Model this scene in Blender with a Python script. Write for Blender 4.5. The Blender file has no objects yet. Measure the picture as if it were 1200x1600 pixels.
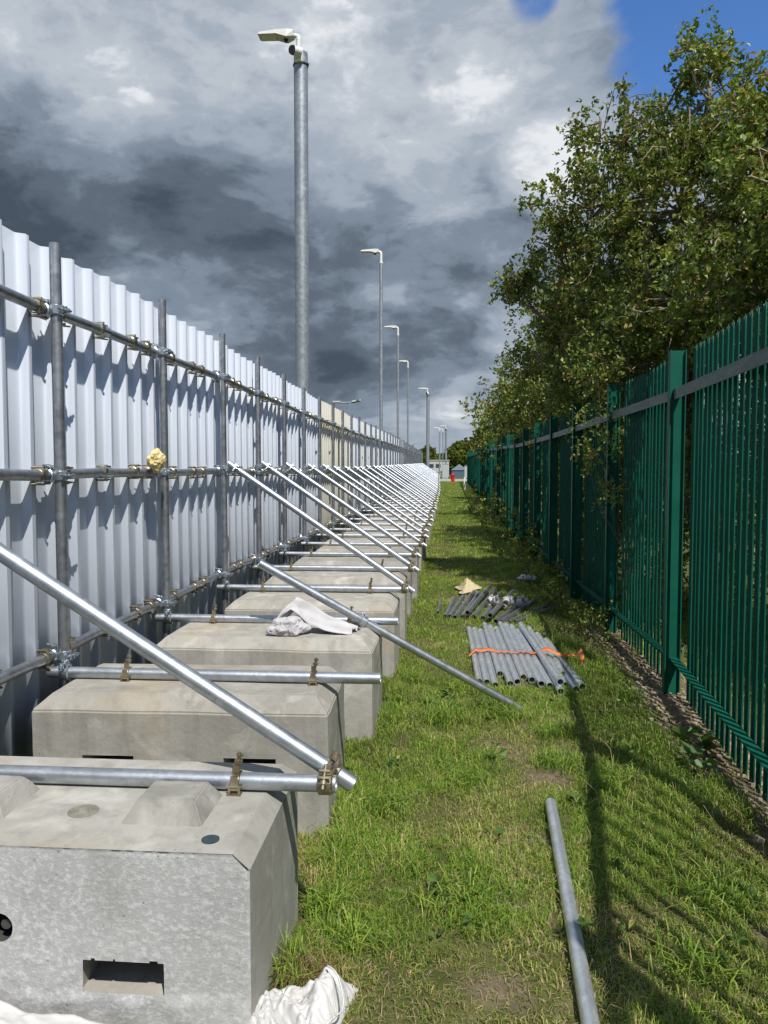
import bpy, bmesh, math, random
import numpy as np
from mathutils import Vector, Matrix, noise as mnoise

random.seed(7)
rng = np.random.default_rng(7)
scene = bpy.context.scene
COL = scene.collection
R = math.radians

# ------------------------------------------------------------------ camera
CAM_H = 1.45
cam_d = bpy.data.cameras.new("Camera")
cam = bpy.data.objects.new("Camera", cam_d)
COL.objects.link(cam)
scene.camera = cam
cam_d.sensor_fit = 'HORIZONTAL'
cam_d.sensor_width = 36.0
cam_d.lens = 36.0
cam_d.clip_start = 0.05
cam_d.clip_end = 6000
_yaw = math.atan(92 / 1200)
_pit = math.atan(65 / 1200 * math.cos(_yaw))
fw = Vector((-math.sin(_yaw) * math.cos(_pit), math.cos(_yaw) * math.cos(_pit), -math.sin(_pit)))
rt = fw.cross(Vector((0, 0, 1))).normalized()
upv = rt.cross(fw)
M3 = Matrix((rt, upv, -fw)).transposed()
cam.matrix_world = Matrix.Translation((0, 0, CAM_H)) @ M3.to_4x4()

scene.render.resolution_x = 768
scene.render.resolution_y = 1024
scene.view_settings.view_transform = 'Standard'
scene.view_settings.look = 'None'
scene.view_settings.gamma = 1.0
scene.view_settings.exposure = 0.03

# ------------------------------------------------------------------ sun
SUN_TO = Vector((0.86, -1.76, 2.75)).normalized()
sun_d = bpy.data.lights.new("Sun", 'SUN')
sun_d.energy = 5.0
sun_d.angle = R(0.53)
sun_d.color = (1.0, 0.955, 0.87)
sun = bpy.data.objects.new("Sun", sun_d)
COL.objects.link(sun)
sun.rotation_euler = SUN_TO.to_track_quat('Z', 'Y').to_euler()
sun.location = (6, -10, 16)

# ------------------------------------------------------------------ world: sky with broken cloud deck
world = bpy.data.worlds.new("World")
scene.world = world
world.use_nodes = True
WN = world.node_tree.nodes
WL = world.node_tree.links
WN.clear()


def wnode(t, **kw):
    n = WN.new(t)
    for k, v in kw.items():
        setattr(n, k, v)
    return n


def wmath(op, a, b=None, c=None, clamp=False):
    n = wnode('ShaderNodeMath', operation=op)
    n.use_clamp = clamp
    for i, v in enumerate((a, b, c)):
        if v is None:
            continue
        if isinstance(v, (int, float)):
            n.inputs[i].default_value = v
        else:
            WL.new(v, n.inputs[i])
    return n.outputs[0]


def wvec(op, a, b=None, scale=None):
    n = wnode('ShaderNodeVectorMath', operation=op)
    for i, v in enumerate((a, b)):
        if v is None:
            continue
        if isinstance(v, (tuple, list, Vector)):
            n.inputs[i].default_value = v
        else:
            WL.new(v, n.inputs[i])
    if scale is not None:
        if isinstance(scale, (int, float)):
            n.inputs['Scale'].default_value = scale
        else:
            WL.new(scale, n.inputs['Scale'])
    return n.outputs[1] if op in ('DOT_PRODUCT', 'LENGTH') else n.outputs[0]


def wnoise(vec, scale, detail=8, rough=0.55, dist=0.0, color=False):
    n = wnode('ShaderNodeTexNoise')
    n.inputs['Scale'].default_value = scale
    n.inputs['Detail'].default_value = detail
    n.inputs['Roughness'].default_value = rough
    n.inputs['Distortion'].default_value = dist
    WL.new(vec, n.inputs['Vector'])
    return n.outputs['Color'] if color else n.outputs[0]


def wsmooth(v, a, b, lo=0.0, hi=1.0):
    n = wnode('ShaderNodeMapRange', interpolation_type='SMOOTHSTEP')
    WL.new(v, n.inputs[0])
    n.inputs[1].default_value = a
    n.inputs[2].default_value = b
    n.inputs[3].default_value = lo
    n.inputs[4].default_value = hi
    return n.outputs[0]


def sky_dir(az_deg, el_deg):
    a, e = R(az_deg), R(el_deg)
    return (math.sin(a) * math.cos(e), math.cos(a) * math.cos(e), math.sin(e))


tc = wnode('ShaderNodeTexCoord')
D0 = tc.outputs['Generated']
# cloud-deck coordinates: direction pushed onto a high plane, so clouds flatten towards the horizon
sep = wnode('ShaderNodeSeparateXYZ')
WL.new(D0, sep.inputs[0])
zz = wmath('ADD', wmath('MAXIMUM', sep.outputs[2], 0.0), 0.16)
comb = wnode('ShaderNodeCombineXYZ')
WL.new(wmath('DIVIDE', sep.outputs[0], zz), comb.inputs[0])
WL.new(wmath('DIVIDE', sep.outputs[1], zz), comb.inputs[1])
comb.inputs[2].default_value = 3.7
P = comb.outputs[0]
warpc = wnoise(P, 1.1, 4, 0.5, color=True)
warp = wvec('SCALE', wvec('SUBTRACT', warpc, (0.5, 0.5, 0.5)), scale=0.16)
Dw = wvec('NORMALIZE', wvec('ADD', D0, warp))
Pw = wvec('ADD', P, wvec('SCALE', wvec('SUBTRACT', warpc, (0.5, 0.5, 0.5)), scale=0.55))
n_big = wnoise(Pw, 1.3, 9, 0.5)
n_mid = wnoise(Pw, 3.1, 8, 0.58)
# cumulus texture: flattened billows that get finer towards the horizon
sq = wnode('ShaderNodeCombineXYZ')
WL.new(sep.outputs[0], sq.inputs[0])
WL.new(sep.outputs[1], sq.inputs[1])
WL.new(wmath('MULTIPLY', sep.outputs[2], 1.9), sq.inputs[2])
Q = wvec('ADD', sq.outputs[0], wvec('SCALE', warp, scale=0.35))


def billow(scale, detail, rough):
    n = wnoise(Q, scale, detail, rough, 0.25)
    return wmath('SUBTRACT', 1.0, wmath('ABSOLUTE', wmath('MULTIPLY', wmath('SUBTRACT', n, 0.5), 3.2)))


n_puff = wnoise(Q, 6.5, 10, 0.6, 0.3)
b1_ = billow(5.0, 9, 0.58)
b2_ = billow(13.0, 8, 0.6)
n_wisp = wnoise(Pw, 7.5, 9, 0.62, 0.6)

# broad light and dark masses of this sky (azimuth from +Y, elevation, radius deg, weight)
MASSES = [
    (-26, 27, 8, 0.14), (-14, 30, 8, 0.12), (0, 30, 8, 0.12), (11, 27, 7, 0.06), (-22, 24, 3.5, 0.12), (3, 27, 3, 0.12), (-38, 30, 10, 0.2), (-25, 22, 6, 0.10), (-10, 24, 7, 0.10), (0, 23, 6, 0.06), (-2, 19.5, 4, 0.10),
    (-25, 16.6, 7.0, -0.27), (-14.5, 16.3, 6.5, -0.27), (-33, 17, 8, -0.25), (-20, 13.6, 3.5, 0.14), (-19, 20.5, 4, -0.04),
    (-4, 14.6, 4.6, -0.20), (3, 15, 4.0, -0.17),
    (8, 20.3, 3.4, 0.40), (10, 23, 4, 0.10), (5, 26, 5, 0.06), (-5.8, 12.0, 2.2, 0.20), (-3.5, 12.6, 1.6, 0.10),
    (-6.3, 7.4, 4.2, -0.20), (0.5, 7.6, 3.6, -0.14), (-10, 9.5, 4, -0.18), (3.6, 5.6, 2.6, 0.14), (0, 2.4, 3.4, 0.10), (-2, 3.4, 1.6, 0.12), (1.5, 4.0, 1.6, 0.12), (5.5, 9.5, 2.4, 0.16), (4.8, 12, 3, 0.06),
]
acc = None
for az, el, rad, w in MASSES:
    dt = wvec('DOT_PRODUCT', Dw, sky_dir(az, el))
    m = wsmooth(dt, math.cos(R(rad * 1.35)), math.cos(R(rad * 0.1)), 0.0, w)
    acc = m if acc is None else wmath('ADD', acc, m)
B = wmath('ADD', acc, 0.43)
B = wmath('ADD', B, wmath('MULTIPLY', wmath('SUBTRACT', n_big, 0.5), 0.25))
B = wmath('ADD', B, wmath('MULTIPLY', wmath('SUBTRACT', n_mid, 0.5), 0.30))
B = wmath('ADD', B, wmath('MULTIPLY', wmath('SUBTRACT', n_puff, 0.5), 0.50))
B = wmath('ADD', B, wmath('MULTIPLY', wmath('SUBTRACT', b1_, 0.55), 0.12))
B = wmath('ADD', B, wmath('MULTIPLY', wmath('SUBTRACT', b2_, 0.55), 0.14))
B = wmath('ADD', B, wmath('MULTIPLY', wmath('SUBTRACT', n_wisp, 0.5), 0.06))
def rim(n, lo, hi, fade, w):
    """crisp bright cloud rim that fades into the grey body behind it"""
    e = wmath('MULTIPLY', wsmooth(n, lo, hi), wsmooth(n, hi, fade, 1.0, 0.0))
    return wmath('MULTIPLY', e, w)


n_r1 = wnoise(wvec('ADD', Q, (3.1, 7.7, 1.2)), 5.2, 10, 0.57, 0.35)
n_r2 = wnoise(wvec('ADD', Q, (9.4, 2.3, 5.0)), 10.5, 9, 0.58, 0.35)
B = wmath('ADD', B, rim(n_r1, 0.46, 0.56, 0.78, 0.12))
B = wmath('ADD', B, rim(n_r2, 0.46, 0.56, 0.74, 0.07))
B = wmath('SUBTRACT', B, 0.06)
ramp = wnode('ShaderNodeValToRGB')
cr = ramp.color_ramp
cr.interpolation = 'EASE'
STOPS = [(0.0, (0.070, 0.095, 0.128)), (0.22, (0.125, 0.160, 0.205)), (0.42, (0.23, 0.285, 0.36)),
         (0.62, (0.39, 0.45, 0.535)), (0.8, (0.53, 0.58, 0.65)), (1.0, (0.86, 0.89, 0.93))]
cr.elements[0].position = 0.0
cr.elements[1].position = 1.0
for p, c in STOPS[1:-1]:
    cr.elements.new(p)
for e, (p, c) in zip(cr.elements, STOPS):
    e.position = p
    e.color = (*c, 1)
WL.new(B, ramp.inputs[0])
# gaps of blue
HOLES = [(20, 31, 8.5, 1.2), (26, 25, 8, 1.2), (16.5, 27, 5, 0.85), (31, 33, 10, 1.2), (24, 40, 10, 1.0), (6.0, 30.5, 2.2, 0.70),
         (5.5, 29, 1.5, 0.5), (7.5, 9.5, 2.2, 0.35), (150, 45, 30, 0.9), (-120, 50, 25, 0.7)]
hacc = None
for az, el, rad, w in HOLES:
    dt = wvec('DOT_PRODUCT', Dw, sky_dir(az, el))
    m = wsmooth(dt, math.cos(R(rad * 1.3)), math.cos(R(rad * 0.25)), 0.0, w)
    hacc = m if hacc is None else wmath('MAXIMUM', hacc, m)
hole = wmath('ADD', hacc, wmath('MULTIPLY', wmath('SUBTRACT', n_mid, 0.5), 0.9))
hole = wmath('ADD', hole, wmath('MULTIPLY', wmath('SUBTRACT', n_puff, 0.5), 1.1))
hole = wsmooth(hole, 0.32, 0.74)
sky = wnode('ShaderNodeTexSky', sky_type='NISHITA')
sky.sun_disc = False
sky.sun_elevation = math.asin(SUN_TO.z)
sky.sun_rotation = math.atan2(SUN_TO.x, SUN_TO.y)
sky.air_density = 1.0
sky.dust_density = 0.3
sky.ozone_density = 3.0
SKY_S = 0.1
cl = wvec('SCALE', ramp.outputs[0], scale=0.92 / SKY_S)
mix = wnode('ShaderNodeMix', data_type='RGBA')
WL.new(hole, mix.inputs['Factor'])
WL.new(cl, mix.inputs['A'])
tintn = wvec('MULTIPLY', sky.outputs[0], (0.78, 1.15, 1.6))
WL.new(tintn, mix.inputs['B'])
bg = wnode('ShaderNodeBackground')
bg.inputs['Strength'].default_value = SKY_S
WL.new(mix.outputs['Result'], bg.inputs['Color'])
wo = wnode('ShaderNodeOutputWorld')
WL.new(bg.outputs[0], wo.inputs['Surface'])


# ------------------------------------------------------------------ helpers
def smooth(a, b, x):
    t = np.clip((x - a) / (b - a), 0, 1)
    return t * t * (3 - 2 * t)


def ground(x, y):
    x = np.asarray(x, float)
    y = np.asarray(y, float)
    z = 0.0105 * np.clip(y - 14, 0, 50)
    z = z - 0.09 * smooth(0.9, 1.5, x) * (1 - smooth(12, 30, y))
    z = z + 0.11 * (1 - smooth(1.7, 2.6, y)) * (1 - smooth(-0.3, 0.25, x))
    z = z + 0.012 * np.sin(x * 3.1 + y * 1.3) * np.cos(y * 2.1 - x) * (1 - smooth(15, 40, y))
    return z


def gz(x, y):
    return float(ground(x, y))


def hx(y):        # slow wander of the hoarding line
    return 0.11 * math.exp(-((y - 28) / 13) ** 2) - 0.004 * max(0, y - 46)


def fx(y):        # line of the palisade fence
    if y < 5.3:
        return 1.57 - 0.058 * (5.3 - y) - 0.088 * max(0, 3.4 - y)  # nearest stretch is unseen, bent inward to place its shadow
    return 1.57 + 0.0022 * (y - 5.3) + 0.00009 * (y - 5.3) ** 2


def tag(o, label=None, cat=None, group=None, kind=None):
    if label:
        o['label'] = label
    if cat:
        o['category'] = cat
    if group:
        o['group'] = group
    if kind:
        o['kind'] = kind
    return o


def empty(name, loc, label, cat, group=None):
    o = bpy.data.objects.new(name, None)
    o.empty_display_size = 0.1
    COL.objects.link(o)
    o.location = loc
    return tag(o, label, cat, group)


def origin_of(o):
    v = Vector((0, 0, 0))
    while o is not None:
        v += o.location
        o = o.parent
    return v


class MB:
    """collects shapes in world coordinates, links them as one mesh object"""

    def __init__(s):
        s.v = []
        s.f = []
        s.sm = []

    def add(s, vs, fs, sm=False):
        b = len(s.v)
        s.v += [tuple(p) for p in vs]
        s.f += [tuple(i + b for i in f) for f in fs]
        s.sm += [sm] * len(fs)

    def box(s, c, size, rot=None, bev=0.0):
        hx_, hy_, hz_ = size[0] / 2, size[1] / 2, size[2] / 2
        c = Vector(c)
        if bev > 0:
            bm = bmesh.new()
            bmesh.ops.create_cube(bm, size=1)
            for v in bm.verts:
                v.co = Vector((v.co.x * size[0], v.co.y * size[1], v.co.z * size[2]))
            bmesh.ops.bevel(bm, geom=bm.edges[:], offset=bev, segments=2, affect='EDGES', profile=0.6)
            bm.verts.index_update()
            vs = [v.co.copy() for v in bm.verts]
            fs = [[v.index for v in f.verts] for f in bm.faces]
            bm.free()
        else:
            vs = [Vector((x * hx_, y * hy_, z * hz_)) for x in (-1, 1) for y in (-1, 1) for z in (-1, 1)]
            fs = [(0, 1, 3, 2), (4, 6, 7, 5), (0, 4, 5, 1), (2, 3, 7, 6), (0, 2, 6, 4), (1, 5, 7, 3)]
        if rot is not None:
            vs = [rot @ v for v in vs]
        s.add([v + c for v in vs], fs)

    def frame(s, d):
        d = Vector(d).normalized()
        a = Vector((0, 0, 1)) if abs(d.z) < 0.9 else Vector((1, 0, 0))
        u = d.cross(a).normalized()
        return d, u, d.cross(u)

    def tube(s, p0, p1, r0, r1=None, n=16, wall=0.0, cap=True):
        r1 = r0 if r1 is None else r1
        p0, p1 = Vector(p0), Vector(p1)
        d, u, w = s.frame(p1 - p0)
        cs = [(math.cos(2 * math.pi * i / n), math.sin(2 * math.pi * i / n)) for i in range(n)]
        ring = lambda p, r: [p + u * (c * r) + w * (q * r) for c, q in cs]
        vs = ring(p0, r0) + ring(p1, r1)
        s.add(vs, [(i, (i + 1) % n, n + (i + 1) % n, n + i) for i in range(n)], True)
        if wall > 0:
            L = min(0.25, (p1 - p0).length * 0.45)
            for pe, dd, r in ((p0, d, r0), (p1, -d, r1)):
                vs = ring(pe, r) + ring(pe, r - wall) + ring(pe + dd * L, r - wall)
                fs = [(i, (i + 1) % n, n + (i + 1) % n, n + i) for i in range(n)]
                s.add(vs, fs)
                s.add(vs, [(n + i, n + (i + 1) % n, 2 * n + (i + 1) % n, 2 * n + i) for i in range(n)], True)
                s.add(vs[2 * n:], [tuple(range(n))])
        elif cap:
            s.add(ring(p0, r0), [tuple(range(n))])
            s.add(ring(p1, r1), [tuple(range(n))])

    def path(s, pts, rad, n=6, closed_end=True):
        pts = [Vector(p) for p in pts]
        k = len(pts)
        rad = [rad] * k if isinstance(rad, (int, float)) else rad
        vs = []
        u = None
        for i, p in enumerate(pts):
            d = (pts[min(i + 1, k - 1)] - pts[max(i - 1, 0)]).normalized()
            if u is None:
                _, u, _ = s.frame(d)
            u = (u - d * u.dot(d)).normalized()
            w = d.cross(u)
            for j in range(n):
                a = 2 * math.pi * j / n
                vs.append(p + u * math.cos(a) * rad[i] + w * math.sin(a) * rad[i])
        fs = [(i * n + j, i * n + (j + 1) % n, (i + 1) * n + (j + 1) % n, (i + 1) * n + j) for i in range(k - 1) for j in range(n)]
        s.add(vs, fs, True)
        s.add(vs[:n], [tuple(range(n))])
        s.add(vs[-n:], [tuple(range(n))])

    def ring(s, c, axis, r_in, r_out, w, n=18, a0=0, a1=360):
        """flat band round a tube"""
        c = Vector(c)
        d, u, q = s.frame(axis)
        full = a1 - a0 >= 360
        m = n if full else n + 1
        vs = []
        for i in range(m):
            a = R(a0 + (a1 - a0) * i / n)
            e = u * math.cos(a) + q * math.sin(a)
            for rr, ww in ((r_in, -w / 2), (r_out, -w / 2 * .8), (r_out, w / 2 * .8), (r_in, w / 2)):
                vs.append(c + e * rr + d * ww)
        fs = []
        for i in range(n):
            j = (i + 1) % m
            for k in range(4):
                l = (k + 1) % 4
                fs.append((i * 4 + k, j * 4 + k, j * 4 + l, i * 4 + l))
        s.add(vs, fs)

    def build(s, name, mat, parent=None, loc=None):
        off = origin_of(parent) if parent is not None else Vector(loc if loc is not None else (0, 0, 0))
        me = bpy.data.meshes.new(name)
        me.from_pydata([(p[0] - off.x, p[1] - off.y, p[2] - off.z) for p in s.v], [], s.f)
        me.polygons.foreach_set('use_smooth', s.sm)
        me.materials.append(mat)
        bm = bmesh.new()
        bm.from_mesh(me)
        bmesh.ops.recalc_face_normals(bm, faces=bm.faces[:])
        bm.to_mesh(me)
        bm.free()
        o = bpy.data.objects.new(name, me)
        COL.objects.link(o)
        if parent is not None:
            o.parent = parent
        else:
            o.location = off
        return o


def np_mesh(name, verts, faces_flat, nper, mat, cols=None, smooth_=False, parent=None, loc=None):
    off = origin_of(parent) if parent is not None else Vector(loc if loc is not None else (0, 0, 0))
    me = bpy.data.meshes.new(name)
    nv = len(verts)
    nf = len(faces_flat) // nper
    me.vertices.add(nv)
    me.vertices.foreach_set('co', (verts - np.array(off)).astype(np.float32).ravel())
    me.loops.add(len(faces_flat))
    me.loops.foreach_set('vertex_index', faces_flat.astype(np.int32))
    me.polygons.add(nf)
    me.polygons.foreach_set('loop_start', np.arange(0, nf * nper, nper, dtype=np.int32))
    me.polygons.foreach_set('use_smooth', np.full(nf, smooth_))
    me.update(calc_edges=True)
    if cols is not None:
        at = me.color_attributes.new('tint', 'FLOAT_COLOR', 'POINT')
        c4 = np.ones((nv, 4), np.float32)
        c4[:, :3] = cols
        at.data.foreach_set('color', c4.ravel())
    me.materials.append(mat)
    o = bpy.data.objects.new(name, me)
    COL.objects.link(o)
    if parent is not None:
        o.parent = parent
    else:
        o.location = off
    return o


def copy_tree(o, parent=None):
    c = o.copy()
    COL.objects.link(c)
    if parent is not None:
        c.parent = parent
    for ch in list(o.children):
        copy_tree(ch, c)
    return c


ONES = ['', 'first', 'second', 'third', 'fourth', 'fifth', 'sixth', 'seventh', 'eighth', 'ninth', 'tenth', 'eleventh', 'twelfth',
        'thirteenth', 'fourteenth', 'fifteenth', 'sixteenth', 'seventeenth', 'eighteenth', 'nineteenth']
TENS = {2: ('twentieth', 'twenty'), 3: ('thirtieth', 'thirty'), 4: ('fortieth', 'forty'), 5: ('fiftieth', 'fifty'), 6: ('sixtieth', 'sixty')}


def nth(i):
    if i < 20:
        return ONES[i]
    a, b = TENS[i // 10]
    return a if i % 10 == 0 else b + '-' + ONES[i % 10]


# ------------------------------------------------------------------ materials
class NT:
    def __init__(s, name):
        s.m = bpy.data.materials.new(name)
        s.m.use_nodes = True
        s.n = s.m.node_tree.nodes
        s.l = s.m.node_tree.links
        s.b = s.n['Principled BSDF']
        s.out = s.n['Material Output']
        s.tc = s.n.new('ShaderNodeTexCoord')
        s.obj = s.tc.outputs['Object']
        g = s.n.new('ShaderNodeNewGeometry')
        s.pos = g.outputs['Position']

    def put(s, sock, v):
        if isinstance(v, (int, float)):
            sock.default_value = v
        elif isinstance(v, (tuple, list)):
            sock.default_value = (*v, 1) if len(v) == 3 and len(sock.default_value) == 4 else v
        else:
            s.l.new(v, sock)

    def noise(s, vec, scale, detail=4, rough=0.5, dist=0.0):
        n = s.n.new('ShaderNodeTexNoise')
        s.put(n.inputs['Scale'], scale)
        s.put(n.inputs['Detail'], detail)
        s.put(n.inputs['Roughness'], rough)
        s.put(n.inputs['Distortion'], dist)
        if vec is not None:
            s.l.new(vec, n.inputs['Vector'])
        return n.outputs[0]

    def vor(s, vec, scale, out='Color', feature='F1'):
        n = s.n.new('ShaderNodeTexVoronoi')
        n.feature = feature
        s.put(n.inputs['Scale'], scale)
        s.l.new(vec, n.inputs['Vector'])
        return n.outputs[out]

    def map(s, vec, scale):
        n = s.n.new('ShaderNodeMapping')
        n.inputs['Scale'].default_value = scale
        s.l.new(vec, n.inputs['Vector'])
        return n.outputs[0]

    def ramp(s, v, stops):
        n = s.n.new('ShaderNodeValToRGB')
        cr = n.color_ramp
        while len(cr.elements) < len(stops):
            cr.elements.new(0.5)
        for e, (p, c) in zip(cr.elements, stops):
            e.position = p
            e.color = (*c, 1) if not isinstance(c, (int, float)) else (c, c, c, 1)
        s.l.new(v, n.inputs[0])
        return n.outputs[0]

    def mix(s, f, a, b, mode='MIX'):
        n = s.n.new('ShaderNodeMix')
        n.data_type = 'RGBA'
        n.blend_type = mode
        s.put(n.inputs['Factor'], f)
        s.put(n.inputs['A'], a)
        s.put(n.inputs['B'], b)
        return n.outputs['Result']

    def math(s, op, a, b=0.0, clamp=False):
        n = s.n.new('ShaderNodeMath')
        n.operation = op
        n.use_clamp = clamp
        s.put(n.inputs[0], a)
        s.put(n.inputs[1], b)
        return n.outputs[0]

    def bump(s, h, strength, dist=0.01):
        n = s.n.new('ShaderNodeBump')
        n.inputs['Strength'].default_value = strength
        n.inputs['Distance'].default_value = dist
        s.l.new(h, n.inputs['Height'])
        s.l.new(n.outputs[0], s.b.inputs['Normal'])

    def set(s, **kw):
        names = dict(col='Base Color', rough='Roughness', metal='Metallic', spec='Specular IOR Level')
        for k, v in kw.items():
            s.put(s.b.inputs[names[k]], v)
        return s


def mat_galv(name, c0, c1, r0, r1, metal, rust=0.0, spangle=40):
    t = NT(name)
    n1 = t.noise(t.map(t.obj, (1, 1, 1)), 6, 5, 0.6)
    n2 = t.vor(t.obj, spangle)
    f = t.mix(0.35, n1, n2)
    col = t.ramp(f, [(0.3, c0), (0.7, c1)])
    if rust:
        nr = t.noise(t.obj, 3.3, 6, 0.65)
        col = t.mix(t.math('MULTIPLY', t.ramp(nr, [(0.52, 0.0), (0.72, 1.0)]), rust), col, (0.16, 0.10, 0.06))
    rr = t.ramp(t.noise(t.obj, 14, 5, 0.6), [(0.3, r0), (0.7, r1)])
    sc = t.ramp(t.noise(t.obj, 21, 7, 0.75, 0.8), [(0.60, 0.0), (0.67, 0.75)])
    col = t.mix(sc, col, tuple(x * 0.55 for x in c0))
    cem = t.ramp(t.noise(t.obj, 9, 8, 0.8), [(0.66, 0.0), (0.72, 0.8)])
    col = t.mix(cem, col, (0.42, 0.41, 0.38))
    t.set(col=col, rough=t.math('MAXIMUM', rr, t.math('MULTIPLY', cem, 0.8)), metal=metal)
    t.bump(t.noise(t.obj, 60, 3, 0.6), 0.06, 0.004)
    return t.m


M = {}
M['tube_new'] = mat_galv('tube_new', (0.40, 0.43, 0.46), (0.56, 0.59, 0.63), 0.36, 0.50, 0.92)
M['tube_old_and_shaded'] = mat_galv('tube_old_and_shaded', (0.25, 0.265, 0.285), (0.42, 0.435, 0.46), 0.34, 0.52, 0.85, rust=0.25)  # older tubes; also gives the far pile its shaded tone
M['tube_ground'] = mat_galv('tube_ground', (0.50, 0.54, 0.58), (0.74, 0.77, 0.81), 0.30, 0.46, 0.72, rust=0.35)
M['column'] = mat_galv('column', (0.26, 0.29, 0.32), (0.42, 0.45, 0.48), 0.42, 0.6, 0.6, spangle=26)
M['brass'] = mat_galv('brass', (0.22, 0.18, 0.11), (0.50, 0.44, 0.31), 0.26, 0.46, 0.88, rust=0.4)
M['zinc'] = mat_galv('zinc', (0.36, 0.42, 0.46), (0.55, 0.60, 0.65), 0.25, 0.45, 0.9)


def mat_sheet(name, base, stain):
    t = NT(name)
    n = t.noise(t.map(t.pos, (0.7, 0.7, 0.35)), 2.2, 5, 0.6)
    col = t.mix(t.ramp(n, [(0.35, 0.0), (0.8, 0.55)]), base, stain)
    streak = t.noise(t.map(t.pos, (9, 9, 0.5)), 2.0, 4, 0.6)
    col = t.mix(t.ramp(streak, [(0.55, 0.0), (0.85, 0.25)]), col, stain)
    # splash dirt low down
    sx = t.n.new('ShaderNodeSeparateXYZ')
    t.l.new(t.pos, sx.inputs[0])
    low = t.ramp(t.math('ADD', sx.outputs[2], t.math('MULTIPLY', t.noise(t.pos, 7, 5, 0.7), 0.35)), [(0.20, 0.30), (0.34, 0.0)])
    col = t.mix(low, col, (0.36, 0.33, 0.27))
    t.set(col=col, rough=t.ramp(n, [(0.3, 0.30), (0.8, 0.40)]), spec=0.6, metal=0.10)
    t.bump(t.noise(t.map(t.pos, (1, 1, 0.3)), 5, 3, 0.5), 0.10, 0.02)
    return t.m


M['sheet'] = mat_sheet('sheet', (0.53, 0.575, 0.655), (0.48, 0.52, 0.58))
M['sheet_cream'] = mat_sheet('sheet_cream', (0.56, 0.55, 0.48), (0.51, 0.49, 0.40))
M['sheet_off'] = mat_sheet('sheet_off', (0.55, 0.57, 0.58), (0.50, 0.51, 0.49))


def mat_concrete(name, c0, c1, pale, rough_scale=1.0):
    t = NT(name)
    oi = t.n.new('ShaderNodeObjectInfo')
    shift = t.n.new('ShaderNodeVectorMath')
    shift.operation = 'ADD'
    t.l.new(t.pos, shift.inputs[0])
    t.l.new(oi.outputs['Random'], shift.inputs[1])
    v = shift.outputs[0]
    n = t.noise(v, 3.2, 7, 0.62)
    col = t.ramp(n, [(0.3, c0), (0.68, c1)])
    drip = t.noise(t.map(v, (7, 7, 0.8)), 1.8, 5, 0.65)
    col = t.mix(t.ramp(drip, [(0.48, 0.0), (0.74, 0.6)]), col, tuple(x * 0.62 for x in c0))
    damp = t.noise(v, 1.3, 6, 0.7)
    col = t.mix(t.ramp(damp, [(0.5, 0.0), (0.66, 0.35)]), col, tuple(x * 0.6 for x in c0))
    blot = t.noise(v, 5.5, 6, 0.6, 0.4)
    col = t.mix(t.ramp(blot, [(0.54, 0.0), (0.68, 0.8)]), col, pale)
    buff = t.noise(v, 1.7, 5, 0.6)
    col = t.mix(t.ramp(buff, [(0.54, 0.0), (0.72, 0.42)]), col, (0.40, 0.30, 0.17))
    pores = t.vor(v, 55, 'Distance')
    pn = t.noise(v, 9, 3)
    pit = t.math('MULTIPLY', t.ramp(pores, [(0.05, 1.0), (0.16, 0.0)]), t.ramp(pn, [(0.55, 0.0), (0.66, 1.0)]))
    col = t.mix(t.math('MULTIPLY', pit, 0.75), col, (0.10, 0.095, 0.085))
    tone = t.math('ADD', t.math('MULTIPLY', oi.outputs['Random'], 0.22), 0.89)
    col = t.mix(1.0, col, tone, 'MULTIPLY')
    t.set(col=col, rough=0.88, spec=0.3)
    h = t.math('SUBTRACT', t.noise(v, 26 * rough_scale, 8, 0.7), pit)
    t.bump(h, 0.5, 0.006)
    return t.m


M['concrete'] = mat_concrete('concrete', (0.29, 0.275, 0.24), (0.40, 0.385, 0.345), (0.50, 0.48, 0.43))
M['concrete_pale'] = mat_concrete('concrete_pale', (0.28, 0.272, 0.24), (0.36, 0.35, 0.318), (0.43, 0.42, 0.385))


def mat_spall():
    t = NT('concrete_rough')
    v = t.pos
    n = t.noise(v, 4, 6, 0.6)
    col = t.ramp(n, [(0.3, (0.34, 0.34, 0.34)), (0.7, (0.46, 0.46, 0.46))])
    fl = t.noise(t.map(v, (1, 1, 1.3)), 66, 6, 0.7)
    col = t.mix(t.ramp(fl, [(0.49, 0.0), (0.60, 0.7)]), col, (0.57, 0.57, 0.56))
    st = t.noise(t.map(v, (5, 5, 1.0)), 1.6, 6, 0.65)
    col = t.mix(t.ramp(st, [(0.5, 0.0), (0.72, 0.45)]), col, (0.27, 0.265, 0.25))
    po = t.math('MULTIPLY', t.ramp(t.vor(v, 38, 'Distance'), [(0.06, 1.0), (0.15, 0.0)]), t.ramp(t.noise(v, 6, 3), [(0.52, 0.0), (0.6, 0.8)]))
    col = t.mix(po, col, (0.13, 0.125, 0.12))
    fd = t.noise(v, 30, 5, 0.7)
    col = t.mix(t.ramp(fd, [(0.58, 0.0), (0.75, 0.7)]), col, (0.25, 0.245, 0.235))
    t.set(col=col, rough=0.9, spec=0.25)
    t.bump(t.math('ADD', fl, t.math('MULTIPLY', t.noise(v, 90, 4, 0.7), 0.5)), 0.42, 0.006)
    return t.m


M['spall'] = mat_spall()


def plain(name, col, rough=0.6, metal=0.0, var=0.15, scale=20, bump=0.0, spec=0.5):
    t = NT(name)
    n = t.noise(t.obj, scale, 5, 0.6)
    c = t.ramp(n, [(0.3, tuple(x * (1 - var) for x in col)), (0.7, tuple(min(1, x * (1 + var)) for x in col))])
    t.set(col=c, rough=rough, metal=metal, spec=spec)
    if bump:
        t.bump(n, bump, 0.01)
    return t.m


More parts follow.
